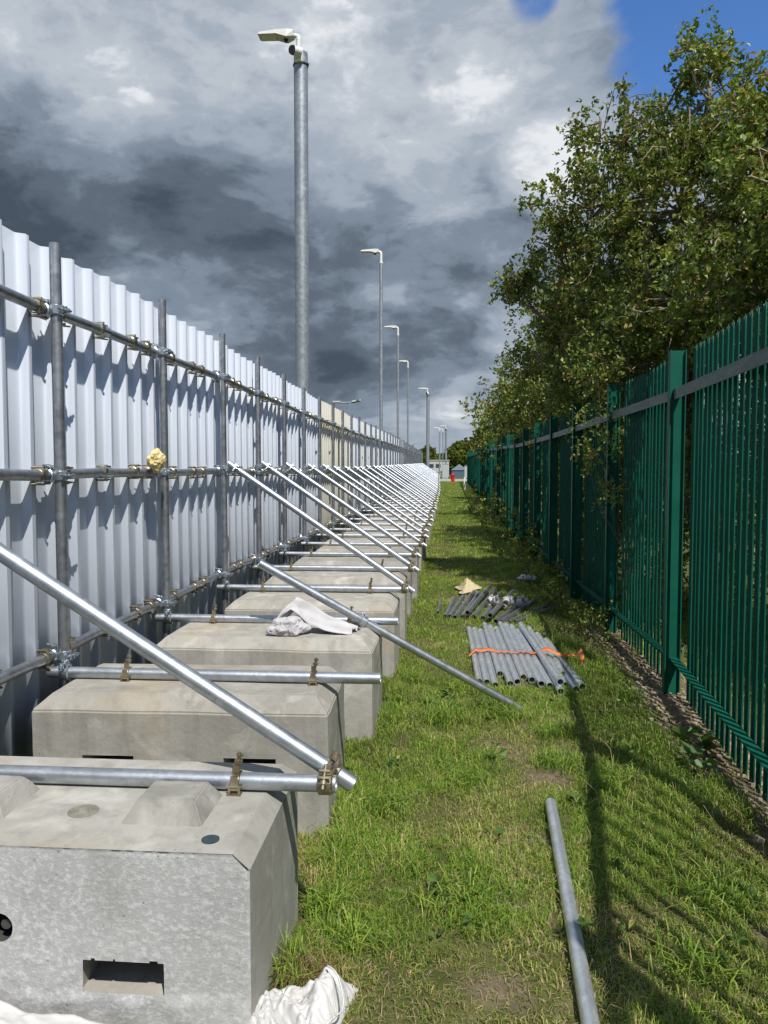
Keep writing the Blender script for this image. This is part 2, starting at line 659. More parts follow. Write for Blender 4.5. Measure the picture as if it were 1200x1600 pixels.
def mat_green():
    t = NT('green_paint')
    n = t.noise(t.pos, 3.5, 5, 0.6)
    c = t.ramp(n, [(0.3, (0.003, 0.074, 0.046)), (0.7, (0.004, 0.102, 0.066))])
    d = t.noise(t.map(t.pos, (5, 5, 1.2)), 4, 6, 0.7)
    c = t.mix(t.ramp(d, [(0.58, 0.0), (0.85, 0.22)]), c, (0.04, 0.085, 0.06))
    t.set(col=c, rough=t.ramp(n, [(0.3, 0.42), (0.7, 0.55)]), spec=0.22)
    return t.m


def mat_rail():
    t = NT('grey_green_rail')  # streaky grey-green, used on the top rails only
    n = t.noise(t.map(t.pos, (6, 1.2, 6)), 5, 6, 0.7)
    c = t.ramp(n, [(0.3, (0.03, 0.065, 0.056)), (0.55, (0.09, 0.12, 0.115)), (0.75, (0.17, 0.19, 0.19))])
    t.set(col=c, rough=0.5, spec=0.5)
    return t.m


M['green'] = mat_green()
M['rail_grey'] = mat_rail()
M['white_plastic'] = plain('white_plastic', (0.75, 0.75, 0.73), 0.4, 0, 0.06)
M['lantern_grey'] = plain('lantern_grey', (0.58, 0.58, 0.54), 0.45, 0, 0.06)
M['dark_plastic'] = plain('dark_plastic', (0.02, 0.02, 0.025), 0.35, 0, 0.2)
M['lens'] = plain('lens', (0.01, 0.01, 0.03), 0.1, 0, 0.2)
M['dark_hole'] = plain('dark_hole', (0.05, 0.05, 0.045), 0.9, 0, 0.3)
M['dimple'] = plain('dimple', (0.20, 0.19, 0.155), 0.9, 0, 0.3, 30, 0.3)
M['plug'] = plain('plug', (0.02, 0.04, 0.055), 0.25, 0, 0.5, 60, 0.3)
M['red'] = plain('red', (0.50, 0.02, 0.02), 0.45)
M['orange'] = plain('orange', (0.72, 0.19, 0.045), 0.6, 0, 0.2, 60, 0.2)
M['foam'] = plain('foam', (0.72, 0.57, 0.26), 0.7, 0, 0.25, 40, 0.4)
M['cabinet'] = plain('cabinet', (0.42, 0.46, 0.46), 0.5)
M['cabin_white'] = plain('cabin_white', (0.46, 0.47, 0.47), 0.5, 0, 0.06)
M['glass_dark'] = plain('glass_dark', (0.05, 0.06, 0.08), 0.15)
M['tent'] = plain('tent', (0.22, 0.28, 0.31), 0.6)
M['tarp_blue'] = plain('tarp_blue', (0.07, 0.12, 0.18), 0.6)
M['asphalt'] = plain('asphalt', (0.16, 0.16, 0.165), 0.9, 0, 0.2, 2)
M['kerb'] = plain('kerb', (0.46, 0.45, 0.42), 0.85, 0, 0.12, 3)
M['bark'] = plain('bark', (0.17, 0.145, 0.11), 0.9, 0, 0.4, 14, 0.6, 0.2)
M['chips'] = plain('chips', (0.30, 0.24, 0.18), 0.9, 0, 0.4, 9, 0.3, 0.2)
M['twig'] = plain('twig', (0.26, 0.22, 0.16), 0.9, 0, 0.3, 14, 0.4, 0.2)


def mat_sack(name, col, trans):
    t = NT(name)
    w = t.n.new('ShaderNodeTexWave')
    w.inputs['Scale'].default_value = 90
    w.inputs['Distortion'].default_value = 1.5
    t.l.new(t.obj, w.inputs['Vector'])
    n = t.noise(t.obj, 9, 6, 0.6)
    c = t.ramp(n, [(0.3, tuple(x * 0.82 for x in col)), (0.65, col)])
    t.set(col=c, rough=0.55, spec=0.4)
    t.bump(t.math('ADD', t.math('MULTIPLY', w.outputs['Fac'], 0.15), t.noise(t.obj, 30, 5, 0.6)), 0.35, 0.008)
    if trans:
        tr = t.n.new('ShaderNodeBsdfTranslucent')
        t.put(tr.inputs['Color'], col)
        ms = t.n.new('ShaderNodeMixShader')
        ms.inputs[0].default_value = trans
        t.l.new(t.b.outputs[0], ms.inputs[1])
        t.l.new(tr.outputs[0], ms.inputs[2])
        t.l.new(ms.outputs[0], t.out.inputs['Surface'])
    return t.m


M['sack'] = mat_sack('sack', (0.78, 0.77, 0.76), 0.2)
M['sack_grey'] = mat_sack('sack_grey', (0.60, 0.585, 0.60), 0.12)
M['sack_buff'] = mat_sack('sack_buff', (0.66, 0.56, 0.36), 0.15)


def mat_leaf(name, rough=0.5, trans=0.3, gain=1.0):
    t = NT(name)
    a = t.n.new('ShaderNodeAttribute')
    a.attribute_name = 'tint'
    c = a.outputs['Color']
    if gain != 1.0:
        c = t.mix(1.0, c, (gain, gain, gain), 'MULTIPLY')
    t.set(col=c, rough=rough, spec=0.4)
    tr = t.n.new('ShaderNodeBsdfTranslucent')
    t.l.new(t.mix(1.0, c, (1.25, 1.35, 0.7), 'MULTIPLY'), tr.inputs['Color'])
    ms = t.n.new('ShaderNodeMixShader')
    ms.inputs[0].default_value = trans
    t.l.new(t.b.outputs[0], ms.inputs[1])
    t.l.new(tr.outputs[0], ms.inputs[2])
    t.l.new(ms.outputs[0], t.out.inputs['Surface'])
    return t.m


M['leaf'] = mat_leaf('leaf', 0.45, 0.25)
M['blade'] = mat_leaf('blade', 0.5, 0.3)


def mat_ground():
    t = NT('ground_soil_and_turf')
    v = t.pos
    n1 = t.noise(v, 1.1, 6, 0.6)
    n2 = t.noise(v, 7, 6, 0.7)
    n3 = t.noise(v, 45, 5, 0.7)
    turf = t.ramp(n2, [(0.3, (0.055, 0.065, 0.020)), (0.55, (0.10, 0.105, 0.035)), (0.75, (0.19, 0.165, 0.08))])
    soil = t.ramp(n3, [(0.3, (0.10, 0.075, 0.05)), (0.6, (0.20, 0.155, 0.11)), (0.8, (0.33, 0.27, 0.20))])
    sx = t.n.new('ShaderNodeSeparateXYZ')
    t.l.new(v, sx.inputs[0])
    # bare strip at the foot of the fence, near end
    wob = t.math('MULTIPLY', t.math('SUBTRACT', n1, 0.5), 0.9)
    strip = t.ramp(t.math('ADD', sx.outputs[0], wob), [(0.0, 0.0), (1.0, 1.0)])
    s1 = t.n.new('ShaderNodeMapRange')
    s1.interpolation_type = 'SMOOTHSTEP'
    t.l.new(t.math('ADD', sx.outputs[0], wob), s1.inputs[0])
    s1.inputs[1].default_value = 1.24
    s1.inputs[2].default_value = 1.42
    s2 = t.n.new('ShaderNodeMapRange')
    t.l.new(sx.outputs[1], s2.inputs[0])
    s2.inputs[1].default_value = 9.0
    s2.inputs[2].default_value = 6.0
    s4 = t.n.new('ShaderNodeMapRange')
    t.l.new(sx.outputs[0], s4.inputs[0])
    s4.inputs[1].default_value = 2.0
    s4.inputs[2].default_value = 1.7
    fac = t.math('MULTIPLY', t.math('MULTIPLY', s1.outputs[0], s2.outputs[0]), s4.outputs[0])
    bare = t.ramp(n1, [(0.60, 0.0), (0.70, 0.75)])
    s3 = t.n.new('ShaderNodeMapRange')
    t.l.new(sx.outputs[1], s3.inputs[0])
    s3.inputs[1].default_value = 12.0
    s3.inputs[2].default_value = 7.0
    bare = t.math('MULTIPLY', bare, s3.outputs[0])
    fac = t.math('MAXIMUM', fac, bare)
    def spot(cx_, cy_, r):
        d = t.n.new('ShaderNodeVectorMath')
        d.operation = 'DISTANCE'
        cb = t.n.new('ShaderNodeCombineXYZ')
        t.l.new(t.math('ADD', sx.outputs[0], t.math('MULTIPLY', t.math('SUBTRACT', n2, 0.5), 0.35)), cb.inputs[0])
        t.l.new(t.math('ADD', sx.outputs[1], t.math('MULTIPLY', t.math('SUBTRACT', n1, 0.5), 0.6)), cb.inputs[1])
        t.l.new(cb.outputs[0], d.inputs[0])
        d.inputs[1].default_value = (cx_, cy_, 0)
        m = t.n.new('ShaderNodeMapRange')
        t.l.new(d.outputs['Value'], m.inputs[0])
        m.inputs[1].default_value = r
        m.inputs[2].default_value = r * .25
        return m.outputs[0]
    for sp in ((.5, 3.55, .26), (.36, 3.9, .22), (.33, 3.0, .22), (.3, 2.5, .2), (.15, 2.05, .12), (-.2, 2.75, .13), (1.05, 2.45, .16), (.7, 4.1, .2)):
        fac = t.math('MAXIMUM', fac, spot(*sp))
    col = t.mix(fac, turf, soil)
    t.set(col=col, rough=0.95, spec=0.15)
    t.bump(n3, 0.6, 0.02)
    return t.m


M['ground'] = mat_ground()

# ------------------------------------------------------------------ the ground
def axis(segs):
    out = []
    for a, b, st in segs:
        out += list(np.arange(a, b, st))
    return np.array(out + [segs[-1][1]])


xs = axis([(-1500, -300, 400), (-300, -40, 65), (-40, -6, 5), (-6, -2, 0.5), (-2, 2.4, 0.06), (2.4, 8, 0.5), (8, 40, 5), (40, 300, 65), (300, 1500, 400)])
ys = axis([(-300, -20, 70), (-20, 0, 4), (0, 1.5, 0.3), (1.5, 9, 0.06), (9, 30, 0.3), (30, 70, 2), (70, 300, 20), (300, 3000, 450)])
GX, GY = np.meshgrid(xs, ys)
gv = np.stack([GX.ravel(), GY.ravel(), ground(GX, GY).ravel()], 1)
near = (np.abs(gv[:, 0]) < 2.4) & (gv[:, 1] < 9) & (gv[:, 1] > 1.5)
gv[near, 2] += rng.normal(0, 0.005, near.sum())
nx, ny = len(xs), len(ys)
ii, jj = np.meshgrid(np.arange(nx - 1), np.arange(ny - 1))
q = (jj * nx + ii).ravel()
gf = np.stack([q, q + 1, q + nx + 1, q + nx], 1).ravel()
g = np_mesh('ground', gv, gf, 4, M['ground'], smooth_=True)
tag(g, 'rough turf verge between white hoarding and green palisade fence', 'ground', kind='structure')

# road and kerbs at the far end
mb = MB()
mb.box((0, 68.5, 0.514), (160, 6.6, 0.02))
tag(mb.build('road', M['asphalt']), 'grey access road crossing at the end of the grass strip', 'road', kind='structure')
for yy, nm in ((64.9, 'near'), (72.1, 'far')):
    mb = MB()
    mb.box((0, yy, 0.50), (160, 0.42, 0.30), bev=0.02)
    o = mb.build('kerb', M['kerb'])
    tag(o, 'pale concrete kerb on the %s side of the access road' % nm, 'kerb', kind='structure')

# ------------------------------------------------------------------ hoarding of profiled steel sheets on a scaffold frame
POSTS = [0.98, 2.18, 3.24, 4.50, 5.75, 6.84, 7.98, 9.12, 10.25]
while POSTS[-1] < 65:
    POSTS.append(POSTS[-1] + 1.16 + 0.05 * math.sin(len(POSTS) * 2.3))
PX = -1.67          # post line
CREST = -1.752      # rib crests
PAN = -1.787        # recessed pans
RAILX = -1.722
RAILZ = (0.645, 1.437, 2.15)
TR = 0.02415

hoard = empty('hoarding_fence', (PX, 2.0, 0), 'white profiled steel hoarding fixed to a scaffold frame along the left side', 'hoarding')


def sheet_profile(y0, y1, pitch=0.2):
    """points (x, y) along the sheet and flags for sharp corners"""
    pts = []
    k0 = math.floor(y0 / pitch + 1e-6)
    y = k0 * pitch
    while y < y1 - 1e-6:
        d = CREST - PAN
        seq = [(0.0, 0.0), (0.055, 0.0006), (0.110, 0.0), (0.126, 0.0015), (0.131, 0.005), (0.1495, d), (0.176, d), (0.186, 0.001)]
        for a, b in seq:
            yy = y + a
            if y0 - 1e-6 <= yy < y1 - 1e-6:
                pts.append((PAN + b, yy, a in (0.1495, 0.176, 0.186)))
        y += pitch
    pts.append((PAN, y1, False))
    return pts


SHEET_W = 1.0
ns = 66
for i in range(ns):
    y0 = -0.2 + i * SHEET_W
    y1 = y0 + SHEET_W
    mat = M['sheet']
    if 10.6 < y0 < 13.0:
        mat = M['sheet_cream']
    elif 13.0 <= y0 < 19 and i % 2 == 0:
        mat = M['sheet_off']
    elif y0 > 19 and i % 5 == 0:
        mat = M['sheet_off']
    # neighbouring sheets lap by one flat, the upper one standing 2 mm proud
    pts = sheet_profile(y0, y1 + (.05 if i % 2 else 0))
    lapx = .0022 if i % 2 else 0.0
    jit = 0.006 * math.sin(i * 1.7)
    zt = 2.455 + jit
    mb = MB()
    vs = []
    fl = []
    for (x, y, sharp) in pts:
        xo = hx(y) + lapx + .0015 * math.sin(i * 2.7 + y)
        g0 = gz(0, y)
        vs.append((x + xo, y, g0 - 0.03))
        vs.append((x + xo, y, g0 + 1.2))
        vs.append((x + xo, y, g0 + zt))
    n = len(pts)
    fs = [(a * 3 + k, a * 3 + 3 + k, a * 3 + 4 + k, a * 3 + 1 + k) for a in range(n - 1) for k in (0, 1)]
    mb.add(vs, fs, True)
    o = mb.build('profiled_sheet', mat, hoard)
    sharp = [p[2] for p in pts]
    me = o.data
    for e in me.edges:
        a, b = e.vertices
        if a // 3 == b // 3 and sharp[a // 3]:
            e.use_edge_sharp = True
    sol = o.modifiers.new('thickness', 'SOLIDIFY')
    sol.thickness = 0.0012
    if mat is M['sheet_cream']:
        o['label'] = 'yellowed cream sheet'


def coupler(mb, c, axis, lug, r=TR, w=0.044):
    """band coupler round a tube with hinge, bolt and nut"""
    c = Vector(c)
    ax = Vector(axis).normalized()
    lug = Vector(lug).normalized()
    mb.ring(c, ax, r + 0.0005, r + 0.007, w)
    side = ax.cross(lug).normalized()
    for sgn in (-1, 1):
        rot = Matrix((ax, lug, side)).transposed()
        mb.box(c + lug * (r + 0.014) + side * 0.011 * sgn, (w * .7, 0.020, 0.006), rot)
    mb.tube(c + lug * (r + 0.016) - side * 0.034, c + lug * (r + 0.016) + side * 0.044, 0.0055, n=8)
    mb.tube(c + lug * (r + 0.016) + side * 0.020, c + lug * (r + 0.016) + side * 0.031, 0.011, n=6)
    mb.tube(c - lug * (r + 0.009) - ax * w * .45, c - lug * (r + 0.009) + ax * w * .45, 0.007, n=8)


# rails: tube lengths following the line
for zi, z in enumerate(RAILZ):
    y = -0.2
    while y < 65.5:
        L = 6.4 if y > 0 else 4.0
        y1 = min(y + L, 65.7)
        mb = MB()
        zj = 0.004 * math.sin(y * 3 + zi)
        k = 6
        pts = [(RAILX + hx(y + (y1 - y) * i / k), y + (y1 - y) * i / k, gz(0, y + (y1 - y) * i / k) + z + zj) for i in range(k + 1)]
        mb.path(pts, TR, 14)
        rail = mb.build('rail', M['tube_old_and_shaded'], hoard)
        mb = MB()
        if y1 < 65:
            mb.ring((RAILX + hx(y1), y1, gz(0, y1) + z + zj), (0, 1, 0), TR + .0004, TR + 0.006, 0.12, 14)
            mb.build('sleeve', M['zinc'], rail)
        y = y1
    # fixing straps that hold the sheets to the rail
    yc = 0.75
    n = 0
    rest = MB()
    while yc < 65:
        yy = (math.floor(yc / 0.2) * 0.2) + 0.160
        mb = MB() if yy < 11.5 else rest
        c = Vector((RAILX + hx(yy), yy, gz(0, yy) + z))
        mb.ring(c, (0, 1, 0), TR + 0.001, TR + 0.005, 0.022, 10)
        tilt = random.uniform(-.01, .01)
        for s in (-1, 1):
            mb.path([c + Vector((-0.03, tilt, s * 0.036)), c + Vector((0.0, .02 + tilt, s * 0.038)), c + Vector((0.012, 0.075 + tilt, s * 0.034)), c + Vector((-0.022, 0.085, s * 0.03))], 0.0036, 6)
            mb.tube(c + Vector((-.03, tilt, s * .036)), c + Vector((.028, tilt, s * .036)), 0.006, n=6)
        mb.box(c + Vector((0.027, 0, 0.012)), (0.008, 0.034, 0.022))
        if yy < 11.5:
            mb.build('fixing_clip', M['brass'], hoard)
        yc += (0.2 if (n % 3 == 1) else 0.4)
        n += 1
    o = rest.build('fixing_clips', M['brass'], hoard)
    o['kind'] = 'stuff'

for i, y in enumerate(POSTS):
    x = PX + hx(y)
    g0 = gz(0, y)
    mb = MB()
    lean = random.uniform(-.008, .008)
    mb.tube((x, y, g0 - 0.05), (x + random.uniform(-.004, .004), y + lean, g0 + 2.462 + random.uniform(-.03, .02)), TR, n=16, wall=0.004)
    post = mb.build('scaffold_post', M['tube_old_and_shaded'], hoard)
    for z in RAILZ:
        mb = MB()
        coupler(mb, (x, y, g0 + z), (0, 0, 1), (1, -0.3, 0))
        coupler(mb, (RAILX + hx(y), y + 0.0, g0 + z), (0, 1, 0), (0.2, 0, 1))
        mb.build('coupler', M['zinc'], post)

# ------------------------------------------------------------------ concrete kentledge blocks
def block_body(mb, x1, y0, L=1.2, W=0.6, z0=-0.06, z1=0.545, ch=0.062, cz=0.058):
    x0 = x1 - L
    y1 = y0 + W

    def ringz(z, ins):
        return [(x0 + ins, y0 + ins, z), (x1 - ins, y0 + ins, z), (x1 - ins, y1 - ins, z), (x0 + ins, y1 - ins, z)]
    vs = ringz(z0, 0) + ringz(z1 - cz, 0) + ringz(z1, ch)
    fs = [(0, 3, 2, 1)]
    for k in (0, 4):
        fs += [(k + i, k + (i + 1) % 4, k + 4 + (i + 1) % 4, k + 4 + i) for i in range(4)]
    fs.append((8, 9, 10, 11))
    bm = bmesh.new()
    bv = [bm.verts.new(v) for v in vs]
    for f in fs:
        bm.faces.new([bv[i] for i in f])
    bmesh.ops.bevel(bm, geom=bm.edges[:], offset=0.006, segments=2, affect='EDGES')
    bmesh.ops.subdivide_edges(bm, edges=[e for e in bm.edges if e.calc_length() > 0.2], cuts=6, use_grid_fill=True)
    for v in bm.verts:
        p = v.co * 9
        d = mnoise.noise_vector(p) * 0.004
        v.co += d
    bm.verts.index_update()
    mb.add([v.co.copy() for v in bm.verts], [[v.index for v in f.verts] for f in bm.faces])
    bm.free()


BX = {2: -0.455, 3: -0.37, 4: -0.335, 5: -0.325}
BLOCK_LOOK = {2: 'concrete block with yellow-brown stains on its chamfered top, second from the camera',
              3: 'concrete block carrying the crumpled white sack on its top',
              4: 'concrete block just beyond the one with the white sack'}
# the nearest block: rough spalled face, fork slot, locating nubs
b1 = empty('concrete_block', (-1.05, 2.0, 0.0), 'nearest concrete block with rough spalled front, fork slot and raised nubs', 'concrete block', 'kentledge blocks along the hoarding')
x1, x0, y0, y1, zt, zb = -0.452, -1.66, 1.735, 2.335, 0.545, -0.05
mb = MB()
# top, right end, rear, with chamfers
ch = 0.04
T = [(x0, y0, zt), (x1 - ch, y0, zt), (x1 - ch, y1 - ch, zt), (x0, y1 - ch, zt)]
mb.add(T, [(0, 1, 2, 3)])
mb.add([(x1 - ch, y0, zt), (x1, y0 + .005, zt - ch), (x1, y1, zt - ch), (x1 - ch, y1 - ch, zt)], [(0, 1, 2, 3)])
mb.add([(x1 - ch, y1 - ch, zt), (x1, y1, zt - ch), (x0, y1, zt - ch), (x0, y1 - ch, zt)], [(0, 1, 2, 3)])
mb.add([(x1, y0 + .005, zt - ch), (x1, y0 + .005, zb), (x1, y1, zb), (x1, y1, zt - ch)], [(0, 1, 2, 3)])
mb.add([(x0, y1, zt - ch), (x1, y1, zt - ch), (x1, y1, zb), (x0, y1, zb)], [(0, 1, 2, 3)])
mb.add([(x0, y0, zt), (x0, y1 - ch, zt), (x0, y1, zt - ch), (x0, y1, zb), (x0, y0, zb)], [(0, 1, 2, 3, 4)])
mb.build('block_body', M['concrete_pale'], b1)
# front face grid with slot and lifting hole
SL = (-0.868, -0.660, 0.186, 0.272)   # slot x0,x1,z0,z1
HC = (-1.075, 0.338, 0.036)          # lifting hole
NX, NZ = 240, 120
vs = []
idx = {}
fs = []
for j in range(NZ + 1):
    for i in range(NX + 1):
        x = x0 + (x1 - x0) * i / NX
        z = zb + (zt - zb) * j / NZ
        edge = min((x1 - x) / 0.03, (zt - z) / 0.02, 1.0)
        p = Vector((x * 16, 3.1, z * 16))
        cover = 0.35 + 0.65 * float(smooth(-.25, .35, mnoise.noise(Vector((x * 3.3, 9, z * 3.3)))))
        d = cover * 0.32 * (0.0045 * mnoise.fractal(p, 0.9, 2.2, 4) + 0.003 * abs(mnoise.noise(p * 3.1)))
        low = (0.006 + 0.005 * mnoise.noise(Vector((x * 14, 4, z * 14)))) * float(smooth(0.200, 0.165, z + 0.035 * mnoise.fractal(Vector((x * 9, 0, 0)), 1, 2, 4)))
        y = y0 + 0.002 + (max(0, edge) ** .5) * d * 1.0 + (0.012 * (1 - max(0, min(1, (zt - z) / 0.012)))) * abs(mnoise.noise(Vector((x * 25, 1, 0)))) - low
        nzx = 0.006 * mnoise.noise(Vector((x * 40, z * 40, 7)))
        ins = (SL[0] < x + nzx < SL[1] and SL[2] < z + nzx < SL[3])
        if z >= zt - 1e-6:
            y = y0
        ztx = zt - max(0.0, x - (x1 - ch))
        z = zb + (z - zb) * (ztx - zb) / (zt - zb)
        if i == NX:
            y = y0 + .005
        hr = math.hypot(x - HC[0], z - HC[1])
        if HC[2] - .0045 < hr < HC[2] + .0035:
            x, z = HC[0] + (x - HC[0]) * HC[2] / hr, HC[1] + (z - HC[1]) * HC[2] / hr
        idx[i, j] = (len(vs), ins or (x - HC[0]) ** 2 + (z - HC[1]) ** 2 < HC[2] ** 2 + 1e-7)
        vs.append((x, y, z))
for j in range(NZ):
    for i in range(NX):
        q4 = [idx[i, j], idx[i + 1, j], idx[i + 1, j + 1], idx[i, j + 1]]
        if all(a[1] for a in q4):
            continue
        fs.append(tuple(a[0] for a in q4))
mb = MB()
mb.add(vs, fs, True)
face = mb.build('spalled_face', M['spall'], b1)
mb = MB()
sx0, sx1, sz0, sz1 = SL[0] - .012, SL[1] + .012, SL[2] - .012, SL[3] + .012
ya, yb = y0 + 0.012, y0 + 0.42
mb.add([(sx0, ya, sz0), (sx1, ya, sz0), (sx1, yb, sz0 + .02), (sx0, yb, sz0 + .02)], [(0, 1, 2, 3)])
mb.add([(sx0, ya, sz1), (sx1, ya, sz1), (sx1, yb, sz1), (sx0, yb, sz1)], [(0, 1, 2, 3)])
mb.add([(sx0, ya, sz0), (sx0, yb, sz0), (sx0, yb, sz1), (sx0, ya, sz1)], [(0, 1, 2, 3)])
mb.add([(sx1, ya, sz0), (sx1, yb, sz0), (sx1, yb, sz1), (sx1, ya, sz1)], [(0, 1, 2, 3)])
mb.add([(sx0, yb, sz0), (sx1, yb, sz0), (sx1, yb, sz1), (sx0, yb, sz1)], [(0, 1, 2, 3)])
mb.build('fork_slot', M['concrete'], b1)
mb = MB()
n = 24
for a in range(n):
    t0, t1 = 2 * math.pi * a / n, 2 * math.pi * (a + 1) / n
    r = HC[2] + .008
    p = lambda t, y: (HC[0] + r * math.cos(t), y, HC[1] + r * math.sin(t))
    mb.add([p(t0, ya), p(t1, ya), p(t1, ya + .06), p(t0, ya + .06)], [(0, 1, 2, 3)], True)
mb.tube((HC[0], ya + .06, HC[1]), (HC[0], ya + .07, HC[1]), HC[2] + .01, n=20)
mb.tube((HC[0] + .01, ya + .005, HC[1]), (HC[0] + .01, ya + .06, HC[1]), .013, n=10)
mb.build('lifting_socket', M['dark_hole'], b1)


def nub(cx_, cy_, bw, bd, tw, td, h):
    mb = MB()
    vs = []
    for z, w, d in ((zt - .002, bw, bd), (zt + h, tw, td)):
        vs += [(cx_ - w / 2, cy_ - d / 2, z), (cx_ + w / 2, cy_ - d / 2, z), (cx_ + w / 2, cy_ + d / 2, z), (cx_ - w / 2, cy_ + d / 2, z)]
    bm = bmesh.new()
    bv = [bm.verts.new(v) for v in vs]
    for f in [(0, 1, 5, 4), (1, 2, 6, 5), (2, 3, 7, 6), (3, 0, 4, 7), (4, 5, 6, 7)]:
        bm.faces.new([bv[i] for i in f])
    bmesh.ops.bevel(bm, geom=[e for e in bm.edges if min(v.co.z for v in e.verts) > zt or e.verts[0].co.z != e.verts[1].co.z], offset=.004, segments=2, affect='EDGES')
    bmesh.ops.subdivide_edges(bm, edges=bm.edges[:], cuts=3, use_grid_fill=True)
    for v in bm.verts:
        v.co += mnoise.noise_vector(v.co * 40) * .0022
    bm.verts.index_update()
    mb.add([v.co.copy() for v in bm.verts], [[v.index for v in f.verts] for f in bm.faces])
    bm.free()
    return mb.build('locating_nub', M['concrete_pale'], b1)


nub(-0.715, 1.965, 0.215, 0.20, 0.15, 0.13, 0.05)
nub(-1.245, 1.965, 0.215, 0.20, 0.15, 0.13, 0.05)
mb = MB()
mb.tube((-0.565, 1.80, zt - .01), (-0.565, 1.80, zt + .003), .022, n=20)
mb.build('socket_plug', M['plug'], b1)
mb = MB()
mb.tube((-0.95, 1.93, zt - .01), (-0.95, 1.93, zt + .0015), .04, n=24)
mb.tube((-0.95, 1.93, zt - .01), (-0.95, 1.93, zt + .006), .022, .012, n=16)
mb.build('cast_dimple', M['dimple'], b1)

# the rest of the row
GRP_B = 'kentledge blocks along the hoarding'
proto = None
protos = []
for v in range(3):
    mb = MB()
    block_body(mb, 0.6, -0.3, z1=0.545 + (0, .004, -.003)[v])
    if v == 1:
        pass
    protos.append(mb)
meshes = []
TUBE_Y = [p - 0.05 for p in POSTS]
for i, ty in enumerate(TUBE_Y):
    if i < 2:
        continue
    k = i     # ordinal from the camera: POSTS[1] carries the nearest block
    g0 = gz(-1, ty) if ty > 3 else 0
    bxr = BX.get(k, -0.33 + 0.035 * math.sin(i * 2.1)) + hx(ty)
    loc = (bxr - 0.6, ty + (0.03 if i == 2 else -0.13) + 0.02 * math.sin(i * 1.3), g0)
    if len(meshes) < 3:
        mb = protos[len(meshes)]
        o = mb.build('concrete_block', M['concrete'], None, (0, 0, 0))
        # fork slots cut right into the lower front of the block
        cm = MB()
        for sx_ in (-.288, .287):
            cm.box((sx_, -.16, .265), (.21, .62, .088))
        cutter = cm.build('slot_cutter', M['concrete'])
        bo = o.modifiers.new('slots', 'BOOLEAN')
        bo.operation = 'DIFFERENCE'
        bo.object = cutter
        bo.solver = 'EXACT'
        dg = bpy.context.evaluated_depsgraph_get()
        dg.update()
        newme = bpy.data.meshes.new_from_object(o.evaluated_get(dg))
        o.modifiers.clear()
        o.data = newme
        newme.name = 'concrete_block'
        cmesh = cutter.data
        bpy.data.objects.remove(cutter)
        bpy.data.meshes.remove(cmesh)
        meshes.append(o.data)
    else:
        o = bpy.data.objects.new('concrete_block', meshes[i % 3])
        COL.objects.link(o)
    o.location = loc
    o.rotation_euler.z = R(random.uniform(-1.2, 1.2))
    lab = BLOCK_LOOK.get(k, '%s grey concrete block from the camera in the row at the hoarding foot' % nth(k))
    tag(o, lab, 'concrete block', GRP_B)

# small recess in the end of the third block
# ------------------------------------------------------------------ braced tubes over the blocks
GRP_S = 'scaffold buttresses over the concrete blocks'


def clamp_on_block(mb, x, y, z):
    """brass band over the tube with a tall bolt beside it"""
    mb.ring((x, y, z), (1, 0, 0), TR + .001, TR + .0055, 0.024, 16)
    mb.box((x, y - TR - .006, z + .004), (0.022, .007, 0.040))
    mb.box((x, y - .012, z + TR + .012), (0.020, .007, 0.030))
    mb.tube((x + .003, y - .012, z + .02), (x + .010, y - .008, z + .086), .0055, n=8)
    mb.ring((x + .007, y - .010, z + .060), (0.1, 0.1, 1), .005, .012, .011, 6)
    mb.ring((x + .010, y - .008, z + .078), (0.1, 0.1, 1), .004, .010, .008, 8)
    mb.box((x, y - .028, z - TR - .002), (0.040, .030, .005))
    for sg in (-1, 1):
        mb.box((x + sg * .014, y - .034, z - TR + .011), (0.006, .006, .024))
    mb.tube((x - .02, y - .034, z - TR + .02), (x + .02, y - .034, z - TR + .02), .004, n=6)


def make_buttress(with_brace=True):
    root = empty('scaffold_buttress', (0, 0, 0), 'x', 'scaffold brace', GRP_S)
    mb = MB()
    mb.tube((-1.715, -0.05, 0.572), (-0.262, -0.05, 0.572), TR, n=20, wall=0.0038)
    mb.build('base_tube', M['tube_new'], root)
    for cx_ in (-1.36, -0.545):
        mb = MB()
        clamp_on_block(mb, cx_, -0.05, 0.572)
        mb.build('block_clamp', M['brass'], root)
    mb = MB()
    coupler(mb, (PX, 0, 0.572), (0, 0, 1), (.5, -1, 0))
    coupler(mb, (PX + .03, -0.05, 0.572), (1, 0, 0), (0, -.3, 1))
    mb.build('post_coupler', M['zinc'], root)
    if with_brace:
        mb = MB()
        a, b = Vector((-1.635, 0.004, 1.515)), Vector((-0.222, 0.004, 0.548))
        mb.tube(a, b, TR, n=20, wall=0.0038)
        mb.build('raking_tube', M['tube_new'], root)
        d = (b - a).normalized()
        mb = MB()
        coupler(mb, a + d * 0.07, d, (0.3, -1, .4))
        coupler(mb, (PX, 0, 1.475), (0, 0, 1), (1, -.5, 0))
        mb.build('top_coupler', M['zinc'], root)
        mb = MB()
        coupler(mb, b - d * 0.075, d, (0.3, .2, 1))
        coupler(mb, (-0.292, -0.05, 0.572), (1, 0, 0), (0, -.6, .8))
        for q_, h_ in ((-.012, .062), (.010, .070)):
            mb.tube((-0.285 + q_, -0.058, 0.600), (-0.262 + q_, -0.050, 0.572 + h_), .0052, n=8)
            mb.tube((-0.270 + q_, -0.053, 0.572 + h_ * .72), (-0.265 + q_, -0.051, 0.572 + h_ * .86), .0095, n=6)
        mb.build('foot_coupler', M['brass'], root)
    return root


